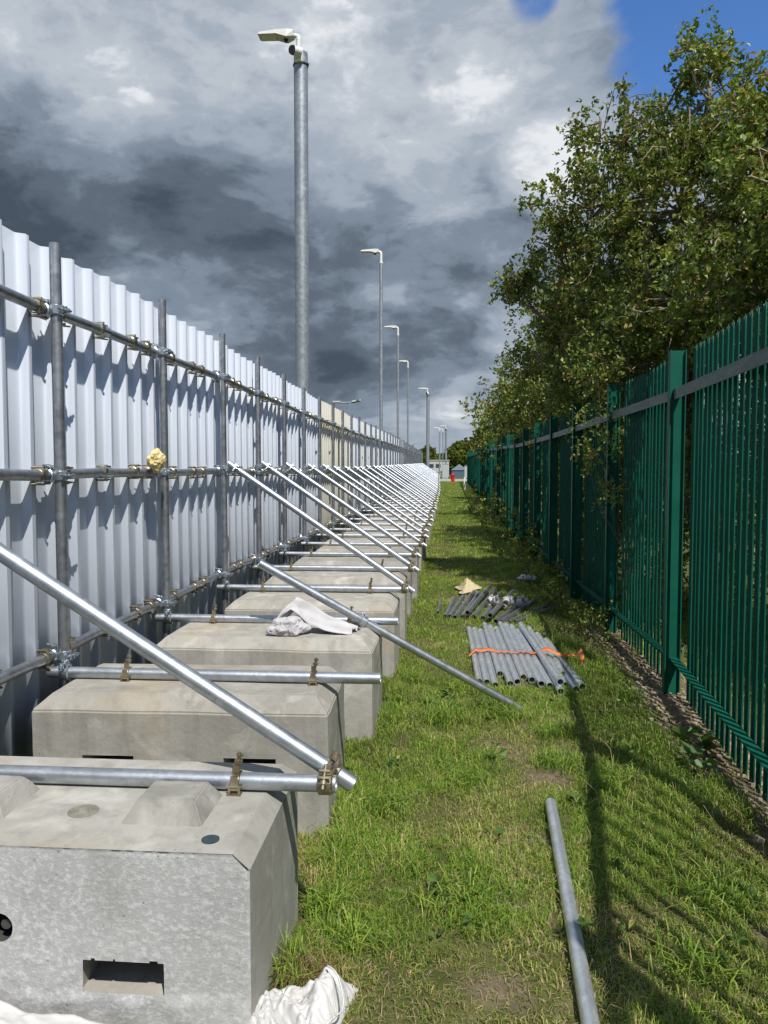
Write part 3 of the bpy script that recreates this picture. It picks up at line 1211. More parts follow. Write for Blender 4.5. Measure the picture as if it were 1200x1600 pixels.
butt = make_buttress(True)
bare = make_buttress(False)
used = set()
for i, py in enumerate(POSTS):
    if i < 1:
        continue
    src = bare if i in (2, 3) else butt
    o = src if src.name not in used else copy_tree(src)
    used.add(src.name)
    g0 = gz(-1, py) if py > 3 else 0
    o.location = (hx(py) + (0.0 if i < 5 else 0.02 * math.sin(i * 1.9)), py, g0)
    if i == 1:
        o.location.x -= 0.035
        lab = 'nearest scaffold brace, its shiny sloping tube running out of the left edge'
    elif i == 2:
        lab = 'single horizontal scaffold tube clamped over the stained second block, no sloping tube'
    elif i == 3:
        lab = 'single horizontal scaffold tube over the block with the white sack, no sloping tube'
    else:
        lab = '%s scaffold brace from the camera with a sloping tube clamped to the hoarding' % nth(i)
    tag(o, lab, 'scaffold brace', GRP_S)

# the nearest sloping tube is set a little flatter than the others, turned about its foot
butt.location.y -= 0.035
_piv = Vector((-0.25, 0, 0.565))
_rot = Matrix.Rotation(R(-1.9), 4, 'Y')
for ch_ in butt.children:
    if ch_.name.startswith(('raking_tube', 'top_coupler')):
        ch_.rotation_euler = _rot.to_euler()
        ch_.location = _piv - _rot.to_3x3() @ _piv

# loose tube leaning from the bottom rail to the grass
mb = MB()
mb.tube((-1.03, 4.24, 0.93), (0.468, 4.60, 0.018), TR, n=20, wall=0.004)
coupler(mb, (-0.456, 4.378, 0.581), (-.923, -.22, .56), (0, .3, 1))
tag(mb.build('scaffold_tube', M['tube_new'], None, (0.468, 4.6, 0.0)), 'loose shiny scaffold tube slanting across the white sack down to the grass', 'scaffold tube', 'loose scaffold tubes')

# ------------------------------------------------------------------ tubes lying in the grass
GRP_T = 'loose scaffold tubes'
mb = MB()
mb.tube((0.467, 3.27, gz(.467, 3.27) + .03), (0.375, 1.80, gz(.375, 1.8) + .028), TR, n=20, wall=0.004)
tag(mb.build('scaffold_tube', M['tube_ground'], None, (0.42, 2.5, 0)), 'single scaffold tube lying in the grass at the bottom of the picture', 'scaffold tube', GRP_T)

_REAR = [6.86, 6.85, 6.78, 7.05, 6.98, 6.90, 7.12, 7.08, 7.02, 6.86, 6.84, 6.95, 6.72, 6.50]
_FRONT = [5.15, 5.14, 5.08, 5.35, 5.12, 5.17, 5.28, 5.22, 5.13, 5.09, 4.96, 5.10, 5.00, 5.06]
PACK = []
for _k in range(14):
    _l = ('%s from the left among the strapped tubes' % nth(_k + 1)) if _k < 7 else ('%s from the right among the strapped tubes' % nth(14 - _k))
    _l = _l.replace('first from the left', 'leftmost').replace('first from the right', 'rightmost')
    PACK.append((0.240 + .0490 * _k, _REAR[_k], 0.250 + .0515 * _k, _FRONT[_k], _l))
PACK.append((0.70, 6.90, 0.77, 5.02, 'upper tube lying on the right part of the strapped tubes'))
for j, (xa, yaa, xb, ybb, lab) in enumerate(PACK):
    mb = MB()
    up = 0.076 if j == 14 else 0.030
    mb.tube((xa, yaa, gz(xa, yaa) + up), (xb, ybb, gz(xb, ybb) + up), TR, n=16, wall=0.004)
    tag(mb.build('scaffold_tube', M['tube_ground'], None, ((xa + xb) / 2, (yaa + ybb) / 2, 0)), 'galvanised scaffold tube, ' + lab, 'scaffold tube', GRP_T)

# orange ratchet strap over the pack
mb = MB()
path = []
for k in range(33):
    t = k / 32
    x = 0.205 + t * 0.80
    y = 5.86 + 0.05 * math.sin(t * 5.0) + 0.03 * math.sin(t * 13)
    z = gz(x, y) + 0.058 + 0.006 * math.sin(t * 40) + (0.05 * math.exp(-((x - .80) / .05) ** 2)) + 0.02 * math.exp(-((t - 0.9) / .06) ** 2)
    if t < 0.05:
        z = gz(x, y) + 0.02 + 0.038 * t / 0.05
    path.append(Vector((x, y, z)))
path += [Vector((1.03, 5.80, gz(1, 5.8) + .10)), Vector((1.035, 5.70, gz(1, 5.8) + .075)), Vector((1.01, 5.62, gz(1, 5.8) + .03)), Vector((0.985, 5.60, gz(1, 5.8) + .02))]
vs, fs = [], []
for k, p in enumerate(path):
    w = 0.036 * (0.45 + 0.55 * abs(math.cos(k * 0.13 + 0.35)))
    if k > 32:
        w = 0.024
    tw = 0.45 * math.sin(k * .3)
    d = Vector((0.0, math.cos(tw) * w, math.sin(tw) * w * .4))
    if k > 32:
        d = Vector((0.012, .006, .02))
    vs += [p - d, p + d, p + d + Vector((0, 0, .0022)), p - d + Vector((0, 0, .0022))]
for k in range(len(path) - 1):
    a, b = k * 4, k * 4 + 4
    fs += [(a, b, b + 1, a + 1), (a + 1, b + 1, b + 2, a + 2), (a + 2, b + 2, b + 3, a + 3), (a + 3, b + 3, b, a)]
mb.add(vs, fs, True)
tag(mb.build('lashing_strap', M['orange'], None, (0.6, 5.85, 0)), 'orange lashing strap laid across the strapped tubes', 'strap')

# second, untidy pile of tubes and fittings
PILE = [(-0.045, 7.62, -0.02, 8.35, 'short stub left of the untidy far pile'),
        (0.03, 7.42, 0.13, 8.5, 'leftmost long tube of the untidy far pile'),
        (0.07, 7.40, 0.23, 8.6, 'second long tube from the left in the untidy far pile'),
        (0.12, 7.36, 0.36, 8.9, 'third long tube from the left in the untidy far pile'),
        (0.19, 7.38, 0.42, 8.85, 'fourth long tube from the left in the untidy far pile'),
        (0.24, 7.36, 0.55, 9.0, 'fifth long tube from the left in the untidy far pile'),
        (0.30, 7.38, 0.62, 9.05, 'sixth long tube from the left in the untidy far pile'),
        (0.385, 7.33, 0.66, 8.8, 'pale-ended tube in the middle of the untidy far pile'),
        (0.45, 7.25, 0.80, 8.7, 'tube beneath the grey couplers in the untidy far pile'),
        (0.50, 7.20, 0.92, 8.5, 'fourth tube from the right in the untidy far pile'),
        (0.55, 7.18, 1.02, 8.5, 'third tube from the right in the untidy far pile'),
        (0.62, 7.22, 1.14, 8.35, 'second tube from the right in the untidy far pile'),
        (0.68, 7.22, 1.20, 8.3, 'thin rightmost tube of the untidy far pile')]
for j, (xa, yaa, xb, ybb, lab) in enumerate(PILE):
    mb = MB()
    up = 0.03 + (0.045 if j in (5, 8) else 0)
    r = TR if j not in (11, 12, 0) else 0.016
    mb.tube((xa, yaa, gz(xa, yaa) + up), (xb, ybb, gz(xb, ybb) + up + .01), r, n=14, wall=0.004)
    tag(mb.build('scaffold_tube', M['tube_old_and_shaded'], None, ((xa + xb) / 2, (yaa + ybb) / 2, 0)), 'scaffold tube, ' + lab, 'scaffold tube', GRP_T)  # darker tube metal paints in the shade over this pile
for j, (x, y, z, ax, lab) in enumerate([(0.50, 7.95, .10, (1, .6, .3), 'left grey coupler fitting resting on the untidy far pile'),
                                        (0.655, 7.90, .10, (.2, 1, .2), 'middle grey coupler fitting resting on the untidy far pile'),
                                        (0.80, 7.95, .10, (1, -.4, .5), 'right grey coupler fitting resting on the untidy far pile')]):
    mb = MB()
    c = Vector((x, y, gz(x, y) + z))
    coupler(mb, c, ax, (0, .5, 1), r=.03, w=.06)
    coupler(mb, c + Vector((.045, -.03, .01)), (ax[1], -ax[0], .3), (0, -.5, 1), r=.028, w=.06)
    tag(mb.build('scaffold_coupler', M['sack_grey'], None, tuple(c)), lab, 'coupler', 'couplers on the far tube pile')


# ------------------------------------------------------------------ sacks and cloths
def lump(name, mat, c, size, seed, label, cat, fold=0.3, n=5, rot=0.0, squash_floor=True, group=None):
    bm = bmesh.new()
    bmesh.ops.create_icosphere(bm, subdivisions=n, radius=1)
    rotm = Matrix.Rotation(rot, 3, 'Z')
    for v in bm.verts:
        p = v.co.copy()
        s = 1 + fold * mnoise.noise(p * 1.4 + Vector((seed, 0, 0))) + fold * .7 * (0.5 - abs(mnoise.noise(p * 2.7 + Vector((0, seed, 0))))) \
            + fold * .35 * (0.5 - abs(mnoise.noise(p * 6 + Vector((0, 0, seed)))))
        p *= s
        p = Vector((p.x * size[0], p.y * size[1], p.z * size[2]))
        if squash_floor and p.z < -0.25 * size[2]:
            p.z = -0.25 * size[2] + (p.z + .25 * size[2]) * 0.1
        v.co = rotm @ p
    vs = [v.co + Vector(c) for v in bm.verts]
    bm.verts.index_update()
    fs = [[v.index for v in f.verts] for f in bm.faces]
    bm.free()
    mb = MB()
    mb.add(vs, fs, True)
    o = mb.build(name, mat, None, c)
    return tag(o, label, cat, group)


def cloth(name, mat, fn, nu, nv, label, cat, thick=0.004, loc=(0, 0, 0)):
    vs = [fn(i / nu, j / nv) for j in range(nv + 1) for i in range(nu + 1)]
    fs = [(j * (nu + 1) + i, j * (nu + 1) + i + 1, (j + 1) * (nu + 1) + i + 1, (j + 1) * (nu + 1) + i) for j in range(nv) for i in range(nu)]
    mb = MB()
    mb.add(vs, fs, True)
    o = mb.build(name, mat, None, loc)
    m = o.modifiers.new('thick', 'SOLIDIFY')
    m.thickness = thick
    return tag(o, label, cat)


def wr(x, y, s, k=1.0):
    k *= .75
    w = mnoise.noise(Vector((x * 4, y * 4, s + 2))) * 0.12
    x, y = x + w, y - w
    return k * (0.5 - 1.6 * abs(mnoise.noise(Vector((x * 7, y * 7, s))))) + k * .55 * (0.5 - 1.5 * abs(mnoise.noise(Vector((x * 17, y * 13, s + 5))))) + k * .28 * (0.5 - 1.5 * abs(mnoise.noise(Vector((x * 30, y * 38, s + 9)))))


# sack draped on the third block (left lump, tail over the tube and block edge)
def folded_lump(mb, c, size, rotz, seed, amp, floor):
    """slumped woven bag: folds run down from the top, underside rests on the block"""
    bm = bmesh.new()
    bmesh.ops.create_icosphere(bm, subdivisions=6, radius=1)
    rm = Matrix.Rotation(rotz, 3, 'Z')
    for v in bm.verts:
        p = v.co.copy()
        big = mnoise.noise(p * 1.5 + Vector((seed, 0, 0))) * .34
        warp_ = mnoise.noise_vector(p * 2.0 + Vector((0, seed, 0))) * .45
        q = p + warp_
        crease = .5 - 1.7 * abs(mnoise.noise(Vector((q.x * 2.6, q.y * 2.6, q.z * 1.1 + seed))))
        fine = .5 - 1.7 * abs(mnoise.noise(Vector((q.x * 6.5, q.y * 6.5, q.z * 3.0 - seed))))
        r_ = 1 + big + amp * crease + amp * .45 * fine
        w = rm @ Vector((p.x * size[0] * r_, p.y * size[1] * r_, p.z * size[2] * r_)) + Vector(c)
        if w.z < floor:
            w.z = floor + (w.z - floor) * .04
        v.co = w
    bm.verts.index_update()
    mb.add([v.co.copy() for v in bm.verts], [[v.index for v in f.verts] for f in bm.faces], True)
    bm.free()


mb = MB()
folded_lump(mb, (-.850, 4.15, .588), (.105, .080, .062), .35, 2.3, .09, .549)
# the empty neck of the sack: pleated cloth rising from the filled end and lying down to the right
NECK = [(-.905, 4.165, .615, .045, .020), (-.865, 4.190, .685, .045, .030), (-.815, 4.210, .732, .045, .050), (-.765, 4.220, .722, .055, .085),
        (-.705, 4.228, .680, .070, .095), (-.630, 4.232, .632, .080, .070), (-.545, 4.228, .598, .082, .045), (-.485, 4.220, .572, .070, .020)]
NU, NV = 72, 44
vs = []
for a in range(NU + 1):
    f = a / NU * (len(NECK) - 1)
    k = min(int(f), len(NECK) - 2)
    t = f - k
    p = [NECK[k][q] * (1 - t) + NECK[k + 1][q] * t for q in range(5)]
    for b in range(NV + 1):
        c = b / NV * 2 - 1
        ph = a / NU
        pleat = .010 * math.sin(c * 7 + ph * 3.5) + .006 * math.sin(c * 15 - ph * 5) + .012 * mnoise.noise(Vector((ph * 5, c * 3, 4)))
        x = p[0] + c * .025 + .012 * mnoise.noise(Vector((ph * 4, c * 2, 1)))
        y = p[1] + c * p[3] + .010 * mnoise.noise(Vector((ph * 6, c * 2, 9)))
        z = max(.5495 + .002 * abs(c), p[2] - abs(c) ** 1.3 * p[4] + pleat)
        vs.append((x, y, z))
up = [(x, y, z) for x, y, z in vs]
dn = [(x, y, max(.548, z - .004)) for x, y, z in vs]
n1 = len(up)
g_ = lambda a, b: a * (NV + 1) + b
fs = [(g_(a, b), g_(a + 1, b), g_(a + 1, b + 1), g_(a, b + 1)) for a in range(NU) for b in range(NV)]
fs += [tuple(n1 + q for q in f[::-1]) for f in fs]
rimv = [g_(0, b) for b in range(NV)] + [g_(a, NV) for a in range(NU)] + [g_(NU, b) for b in range(NV, 0, -1)] + [g_(a, 0) for a in range(NU, 0, -1)]
fs += [(rimv[q], rimv[(q + 1) % len(rimv)], n1 + rimv[(q + 1) % len(rimv)], n1 + rimv[q]) for q in range(len(rimv))]
mb.add(up + dn, fs, True)
tag(mb.build('woven_sack', M['sack_grey'], None, (-.72, 4.2, .55)), 'crumpled greyish white woven sack slumped over the tube on the third concrete block', 'sack')


def f_bag(u, v):
    a, b = u - .5, v - .5
    x = -0.365 + a * 0.25 + b * 0.05
    y = 1.80 + b * 0.26 + a * .06
    r = math.hypot(a, b) * 2
    peak = 0.045 * math.exp(-((a - .28) / .18) ** 2 - ((b - .15) / .3) ** 2)
    win = (1 - abs(2 * u - 1) ** 6) * (1 - abs(2 * v - 1) ** 6)
    return (x, y, gz(x, y) + 0.015 + win * (peak + 0.015 + wr(x * 1.6, y * 1.6, 8, 0.055)) + peak * .3 - .022)


cloth('plastic_sack', M['sack'], f_bag, 110, 110, 'white plastic sack in the grass against the nearest block end', 'sack', loc=(-.3, 1.87, .1))
mb = MB()
pts = []
for k in range(14):
    t = k / 13
    pts.append((-0.285 + .05 * math.sin(t * 3.0), 1.86 - t * .16, .20 - t * .06 + .012 * math.sin(t * 9)))
mb.path(pts, .0025, 5)
tag(mb.build('tie_string', M['sack'], None, (-.19, 1.9, .2)), 'thin white string trailing from the plastic sack', 'string')


def f_sheet(u, v):
    x = -1.50 + u * 0.93
    y = 1.30 + v * 0.39
    z = 0.155 + 0.028 * math.sin(u * 4.2 + .6) + wr(x * .7, y * .7, 21, 0.035) - 0.06 * smooth(.85, 1, u) - .03 * (1 - v)
    return (x, y, float(z))


cloth('woven_sheet', M['sack'], f_sheet, 170, 70, 'white woven sheet bundled below the nearest block face', 'sheet', loc=(-1, 1.5, .2))


def f_rag(u, v):
    a, b = u - .5, v - .5
    th = math.atan2(b, a)
    star = 1 + .35 * math.sin(3 * th + .6) + .2 * math.sin(5 * th)
    x = 0.305 + a * 0.22 * star
    y = 9.15 + b * 0.42 * star
    r = math.hypot(a, b) * 2
    z = gz(x, y) + 0.03 + 0.07 * max(0, 1 - r * 1.05) ** .8 + 0.05 * math.exp(-((a + .02) / .10) ** 2 - ((b - .05) / .2) ** 2) + wr(x * 2.4, y * 1.8, 31, 0.085) * max(0, 1.1 - r)
    return (x, y, z)


cloth('cloth_rag', M['sack_buff'], f_rag, 40, 40, 'pale buff rag peaked up on the grass behind the untidy tubes', 'rag', loc=(.3, 9.15, .05))
lump('foam_lump', M['foam'], (PX + .03, 4.30, 1.437 + .072), (.036, .055, .048), 4, 'yellow foam-like lump stuck on the middle hoarding rail beside a post', 'foam lump', fold=0.55, squash_floor=False)
mb = MB()
lump('litter_scrap', M['sack_grey'], (1.12, 10.2, gz(1.12, 10.2) + .06), (.12, .1, .04), 9, 'grey litter scrap in the weeds at the fence foot', 'litter', fold=.5, n=3)

# ------------------------------------------------------------------ palisade fence
pal = empty('palisade_fence', (1.57, 3.4, -0.09), 'dark green steel palisade fence along the right side', 'fence')
FP = [-4.9, -2.95, -1.0, 0.95, 2.85, 5.34]
while FP[-1] < 62:
    FP.append(FP[-1] + 1.96)


def pale(mb, x, y, z0, z1):
    """W section pale with a split spear top; +X is the outside"""
    w = 0.026
    sec = [(-w, -0.003), (-w * .62, 0.005), (-w * .28, -0.004), (0, 0.006), (w * .28, -0.004), (w * .62, 0.005), (w, -0.003)]
    top = [z1 - .045, z1 - .012, z1 - .04, z1, z1 - .04, z1 - .012, z1 - .045]
    t = 0.003
    vs = []
    for (dy, dx), zt_ in zip(sec, top):
        vs += [(x + dx, y + dy, z0), (x + dx, y + dy, zt_), (x + dx + t, y + dy, z0), (x + dx + t, y + dy, zt_)]
    fs = []
    for k in range(6):
        a, b = k * 4, k * 4 + 4
        fs += [(a, b, b + 1, a + 1), (a + 2, a + 3, b + 3, b + 2), (a + 1, b + 1, b + 3, a + 3)]
    fs += [(0, 1, 3, 2), (24, 26, 27, 25)]
    mb.add(vs, fs)


for i, y in enumerate(FP):
    x = fx(y)
    g0 = gz(1.5, y)
    mb = MB()
    zt_ = g0 + 2.335
    # I section: flanges face the path and the trees, web across the line
    mb.box((x - .052, y, (zt_ + g0 - .3) / 2), (.007, .058, zt_ - g0 + .3))
    mb.box((x + .046, y, (zt_ + g0 - .3) / 2), (.007, .058, zt_ - g0 + .3))
    mb.box((x - .003, y, (zt_ + g0 - .3) / 2 - .001), (.091, .006, zt_ - g0 + .3))
    mb.build('fence_post', M['green'], pal)
    if i + 1 < len(FP):
        ya_, yb_ = y, FP[i + 1]
        xa_, xb_ = fx(ya_), fx(yb_)
        ga, gb = gz(1.5, ya_), gz(1.5, yb_)
        for kind, zr in (('top', 2.04), ('bottom', 0.22)):
            mb = MB()
            for (dx0, dx1, dz0, dz1) in ((0.030, 0.036, -0.03, 0.03), (-0.022, 0.030, 0.024, 0.030)) if kind == 'bottom' else ((-0.028, -0.022, -0.035, 0.035), (-0.022, 0.034, 0.029, 0.035)):
                vs = []
                for (yy, xx, gg) in ((ya_ + .006, xa_, ga), (yb_ - .006, xb_, gb)):
                    vs += [(xx + dx0, yy, gg + zr + dz0), (xx + dx1, yy, gg + zr + dz0), (xx + dx1, yy, gg + zr + dz1), (xx + dx0, yy, gg + zr + dz1)]
                mb.add(vs, [(0, 1, 5, 4), (1, 2, 6, 5), (2, 3, 7, 6), (3, 0, 4, 7), (0, 3, 2, 1), (4, 5, 6, 7)])
            mb.build('fence_rail', M['rail_grey'] if kind == 'top' else M['green'], pal)
        mb = MB()
        npal = max(2, int(round((yb_ - ya_) / (.1 if yb_ > 3 else .15))) - 2)  # pales out of view set wider apart to let more sun through
        for k in range(npal):
            t_ = (.07 + (yb_ - ya_ - .26) * k / (npal - 1)) / (yb_ - ya_)
            yy = ya_ + (yb_ - ya_) * t_
            xx = xa_ + (xb_ - xa_) * t_
            gg = ga + (gb - ga) * t_
            pale(mb, xx + .066 + random.uniform(-.002, .002), yy + random.uniform(-.002, .002), gg - .06, gg + 2.345 + random.uniform(-.006, .006))
            for zr in (2.04, 0.22):
                mb.box((xx + .062, yy, gg + zr), (.012, .014, .014))
        mb.build('pale_panel', M['green'], pal)

# ------------------------------------------------------------------ lighting columns
def cctv_column(x, y, h, r, label, mirror=1):
    g0 = gz(0, y)
    root = empty('camera_column', (x, y, g0), label, 'lamp post', 'lighting columns along the hoarding')
    s = r / 0.098
    mb = MB()
    mb.tube((x, y, g0), (x, y, g0 + h), r, n=28)
    mb.box((x + .3 * r, y - r * .98, g0 + 1.1), (.11 * s, .02 * s, .5), bev=.004)
    mb.build('column', M['column'], root)
    mb = MB()
    zc = g0 + h - .12 * s
    mb.ring((x, y, zc - .045 * s), (0, 0, 1), r + .001, r + .012 * s, .022 * s, 24)
    mb.box((x + (r + .01 * s), y - .03, zc - .045 * s), (.025 * s, .03 * s, .022 * s))
    mb.build('strap', M['dark_plastic'], root)
    # bullet camera on the front of the column
    mb = MB()
    cy_ = y - r - .05 * s
    cc = Vector((x - .03 * s, cy_, zc + .075 * s))
    d = Vector((-.55, -.8, -.18)).normalized()
    mb.box((x - .01 * s, y - r - .02 * s, zc + .0 * s), (.11 * s, .05 * s, .11 * s), bev=.008 * s)
    mb.tube(cc + Vector((0.06, .0, -.02)) * s, cc + d * .07 * s, .062 * s, n=20)
    mb.tube(cc + Vector((0, 0, -.09)) * s, cc, .03 * s, n=12)
    camo = mb.build('camera_housing', M['white_plastic'], root)
    mb = MB()
    mb.tube(cc + d * .071 * s, cc + d * .10 * s, .064 * s, .058 * s, n=20)
    mb.build('lens', M['dark_plastic'], camo)
    # spigot and lantern
    mb = MB()
    sx_ = x - .01 * s
    top = g0 + h + .20 * s
    mb.tube((sx_ - .02 * s, y, g0 + h - .05), (sx_ - .02 * s, y, top), .034 * s, n=16)
    mb.ring((sx_ - .02 * s, y, g0 + h + .06 * s), (0, 0, 1), .034 * s, .042 * s, .03 * s, 16)
    mb.path([(sx_ - .02 * s, y, top - .02 * s), (sx_ - .025 * s, y, top + .03 * s), (sx_ - .07 * s, y, top + .045 * s), (sx_ - .11 * s, y, top + .05 * s)], [.036 * s, .034 * s, .03 * s, .03 * s], 12)
    mb.build('spigot', M['white_plastic'], root)
    lantern(root, sx_ - .08 * s, y, top + .055 * s, s)
    return root


def lantern(root, x, y, z, s, tilt=0.0):
    """flat tapered LED lantern reaching left"""
    L = 0.50 * s
    sec = [(0.0, .055, .075, -.035, .045), (-.10, .095, .10, -.06, .05), (-.19, .10, .105, -.035, .045), (-.24, .10, .10, -.018, .045), (-.47, .095, .09, -.016, .026), (-.50, .085, .08, -.010, .016)]
    vs, fs = [], []
    for (dx, w0, w1, zl, zh) in sec:
        vs += [(x + dx * s, y - w0 * s, z + zl * s), (x + dx * s, y + w0 * s, z + zl * s), (x + dx * s, y + w1 * s * .8, z + zh * s), (x + dx * s, y - w1 * s * .8, z + zh * s)]
    for k in range(len(sec) - 1):
        a, b = k * 4, k * 4 + 4
        fs += [(a, a + 1, b + 1, b), (a + 1, a + 2, b + 2, b + 1), (a + 2, a + 3, b + 3, b + 2), (a + 3, a, b, b + 3)]
    n = len(sec) * 4
    fs += [(0, 3, 2, 1), (n - 4, n - 3, n - 2, n - 1)]
    mb = MB()
    mb.add(vs, fs)
    lan = mb.build('lantern', M['lantern_grey'], root)
    mb = MB()
    mb.box((x - .355 * s, y, z - .021 * s), (.20 * s, .15 * s, .006 * s))
    mb.build('light_panel', M['white_plastic'], lan)
    mb = MB()
    mb.tube((x - .115 * s, y, z - .058 * s), (x - .115 * s, y, z - .095 * s), .036 * s, .022 * s, n=14)
    mb.tube((x - .10 * s, y, z + .045 * s), (x - .10 * s, y, z + .062 * s), .03 * s, n=12)
    mb.build('sensor', M['lens'], lan)
    return lan


def street_lamp(x, y, h, r, label):
    g0 = gz(0, y)
    root = empty('street_lamp', (x, y, g0), label, 'lamp post', 'lighting columns along the hoarding')
    mb = MB()
    mb.tube((x, y, g0), (x, y, g0 + 1.4), r * 1.5, n=18)
    mb.tube((x, y, g0 + 1.4), (x, y, g0 + h), r, n=18)
    mb.build('column', M['column'], root)
    mb = MB()
    s = r / .05
    mb.tube((x, y, g0 + h - .03), (x, y, g0 + h + .03 * s), r * 1.12, n=16)
    mb.tube((x, y, g0 + h + .03 * s), (x, y, g0 + h + .25 * s), r * .8, n=14)
    mb.path([(x, y, g0 + h + .24 * s), (x - .01 * s, y, g0 + h + .30 * s), (x - .06 * s, y, g0 + h + .33 * s), (x - .12 * s, y, g0 + h + .335 * s)], [r * .8, r * .78, r * .7, r * .7], 10)
    mb.build('spigot', M['white_plastic'], root)
    lantern(root, x - .06 * s, y, g0 + h + .335 * s, 1.08 * s)
    return root


cctv_column(-1.962, 10.7, 7.14 - gz(0, 10.7), 0.096, 'thick galvanised column with lamp and camera, rising nearest behind the hoarding')
street_lamp(-1.93, 24.0, 7.75, 0.052, 'slim lamp post, the tallest-looking of the three slim ones behind the hoarding')
street_lamp(-2.05, 35.0, 7.35, 0.052, 'slim lamp post standing between the other two slim ones behind the hoarding')
street_lamp(-2.10, 46.0, 7.25, 0.052, 'slim lamp post, lowest-looking of the three slim ones behind the hoarding')
cctv_column(-1.42, 72.0, 8.15, 0.15, 'far camera column with lamp standing just past the hoarding end')
cctv_column(0.30, 80.0, 5.3, 0.10, 'distant lamp column with a white camera beside the grey cabinet')
street_lamp(-0.42, 92.0, 5.6, 0.06, 'distant slim lamp left of the grey cabinet')
street_lamp(-0.02, 110.0, 6.4, 0.06, 'most distant slim lamp between two far columns')
# twin-armed lamp behind the hoarding
g0 = gz(0, 26)
root = empty('long_arm_lamp', (-3.75, 26, g0), 'lamp post with a long horizontal arm showing low over the hoarding', 'lamp post', 'lighting columns along the hoarding')
mb = MB()
mb.tube((-3.75, 26, g0), (-3.75, 26, g0 + 3.62), .045, n=14)
mb.build('column', M['column'], root)
mb = MB()
mb.path([(-3.75, 26, g0 + 3.58), (-3.72, 26, g0 + 3.63), (-3.4, 26, g0 + 3.62), (-3.0, 26, g0 + 3.63), (-2.8, 26, g0 + 3.67)], .022, 8)
mb.build('arm', M['column'], root)
mb = MB()
mb.box((-2.93, 26, g0 + 3.68), (.30, .12, .05), Matrix.Rotation(R(-8), 3, 'Y'), bev=.01)
mb.box((-3.60, 26, g0 + 3.65), (.26, .12, .05), bev=.01)
mb.build('lamp_head', M['lantern_grey'], root)
mb = MB()
mb.tube((-4.1, 33, g0), (-4.1, 33, g0 + 4.2), .03, n=10)
mb.tube((-4.1, 33, g0 + 4.2), (-4.1, 33, g0 + 4.28), .05, n=10)
tag(mb.build('thin_pole', M['column'], None, (-4.1, 33, g0)), 'thin pole showing under the long lamp arm behind the hoarding', 'pole')

# ------------------------------------------------------------------ things at the far end
z6 = gz(0, 62)
root = empty('red_hydrant', (0.80, 62.5, z6), 'small red pillar at the end of the grass strip', 'hydrant')
mb = MB()
mb.tube((0.80, 62.5, z6), (0.80, 62.5, z6 + .52), .15, n=16)
mb.box((.80, 62.5, z6 + .04), (.38, .38, .08), bev=.01)
mb.build('body', M['red'], root)
mb = MB()
mb.tube((0.80, 62.5, z6 + .52), (0.80, 62.5, z6 + .60), .18, n=16)
mb.tube((0.80, 62.5, z6 + .60), (0.80, 62.5, z6 + .70), .16, .06, n=16)
mb.build('cap', M['red'], root)
mb = MB()
mb.tube((0.98, 62.5, z6 + .35), (0.62, 62.5, z6 + .35), .06, n=12)
mb.build('outlet', M['red'], root)
yq = 44.0
mb = MB()
mb.box((1.24, yq, gz(1.2, yq) + .36), (.11, .07, .74), bev=.008)
mb.box((1.24, yq, gz(1.2, yq) + .745), (.13, .09, .03), bev=.008)
tag(mb.build('marker_post', M['white_plastic'], None, (1.24, yq, gz(1.2, yq))), 'short white marker post on the grass near the far fence end', 'marker post')
root = empty('utility_cabinet', (0.22, 78.0, .5), 'grey utility cabinet standing across the road', 'cabinet')
mb = MB()
mb.box((0.22, 78, 1.35), (.62, .5, 1.5), bev=.02)
mb.box((0.22, 78, 2.12), (.68, .56, .06), bev=.01)
mb.build('case', M['cabinet'], root)
mb = MB()
mb.box((0.22, 77.74, 1.35), (.5, .02, 1.3), bev=.004)
mb.build('door', M['cabinet'], root)
mb = MB()
for dx in (-.2, .2):
    mb.box((.22 + dx, 78, .55), (.12, .4, .12))
mb.build('plinth', M['dark_plastic'], root)
root = empty('site_cabin', (-0.9, 125, .5), 'long white site cabin far beyond the road', 'cabin')
mb = MB()
mb.box((-.75, 125, 1.75), (3.4, 6, 2.5), bev=.03)
mb.build('wall', M['cabin_white'], root)
mb = MB()
mb.box((-.75, 125, 3.06), (3.6, 6.2, .12), bev=.02)
mb.build('roof', M['cabin_white'], root)
for dx in (-1.1, 0, 1.1):
    mb = MB()
    mb.box((-.75 + dx, 121.98, 2.2), (.75, .06, .55))
    mb.build('window', M['glass_dark'], root)
root = empty('ridge_tent', (2.2, 105, .5), 'blue-grey ridge tent far beyond the road', 'tent')
mb = MB()
mb.add([(1.1, 103.5, 1.5), (3.3, 103.5, 1.5), (2.2, 103.5, 2.3), (1.1, 108, 1.5), (3.3, 108, 1.5), (2.2, 108, 2.3)], [(0, 1, 2), (3, 5, 4), (0, 2, 5, 3), (1, 4, 5, 2), (0, 3, 4, 1)])
mb.build('roof', M['tent'], root)
mb = MB()
mb.box((2.2, 105.7, 1.0), (2.0, 4.2, 1.0))
mb.build('wall', M['tarp_blue'], root)
mb = MB()
mb.box((3.05, 98, 1.2), (.7, 1.2, 1.5), bev=.03)
mb.box((3.05, 98, 2.0), (.76, 1.26, .08), bev=.02)
tag(mb.build('storage_box', M['cabin_white'], None, (3.05, 98, .5)), 'pale upright storage box between the tent and the fence end', 'box')


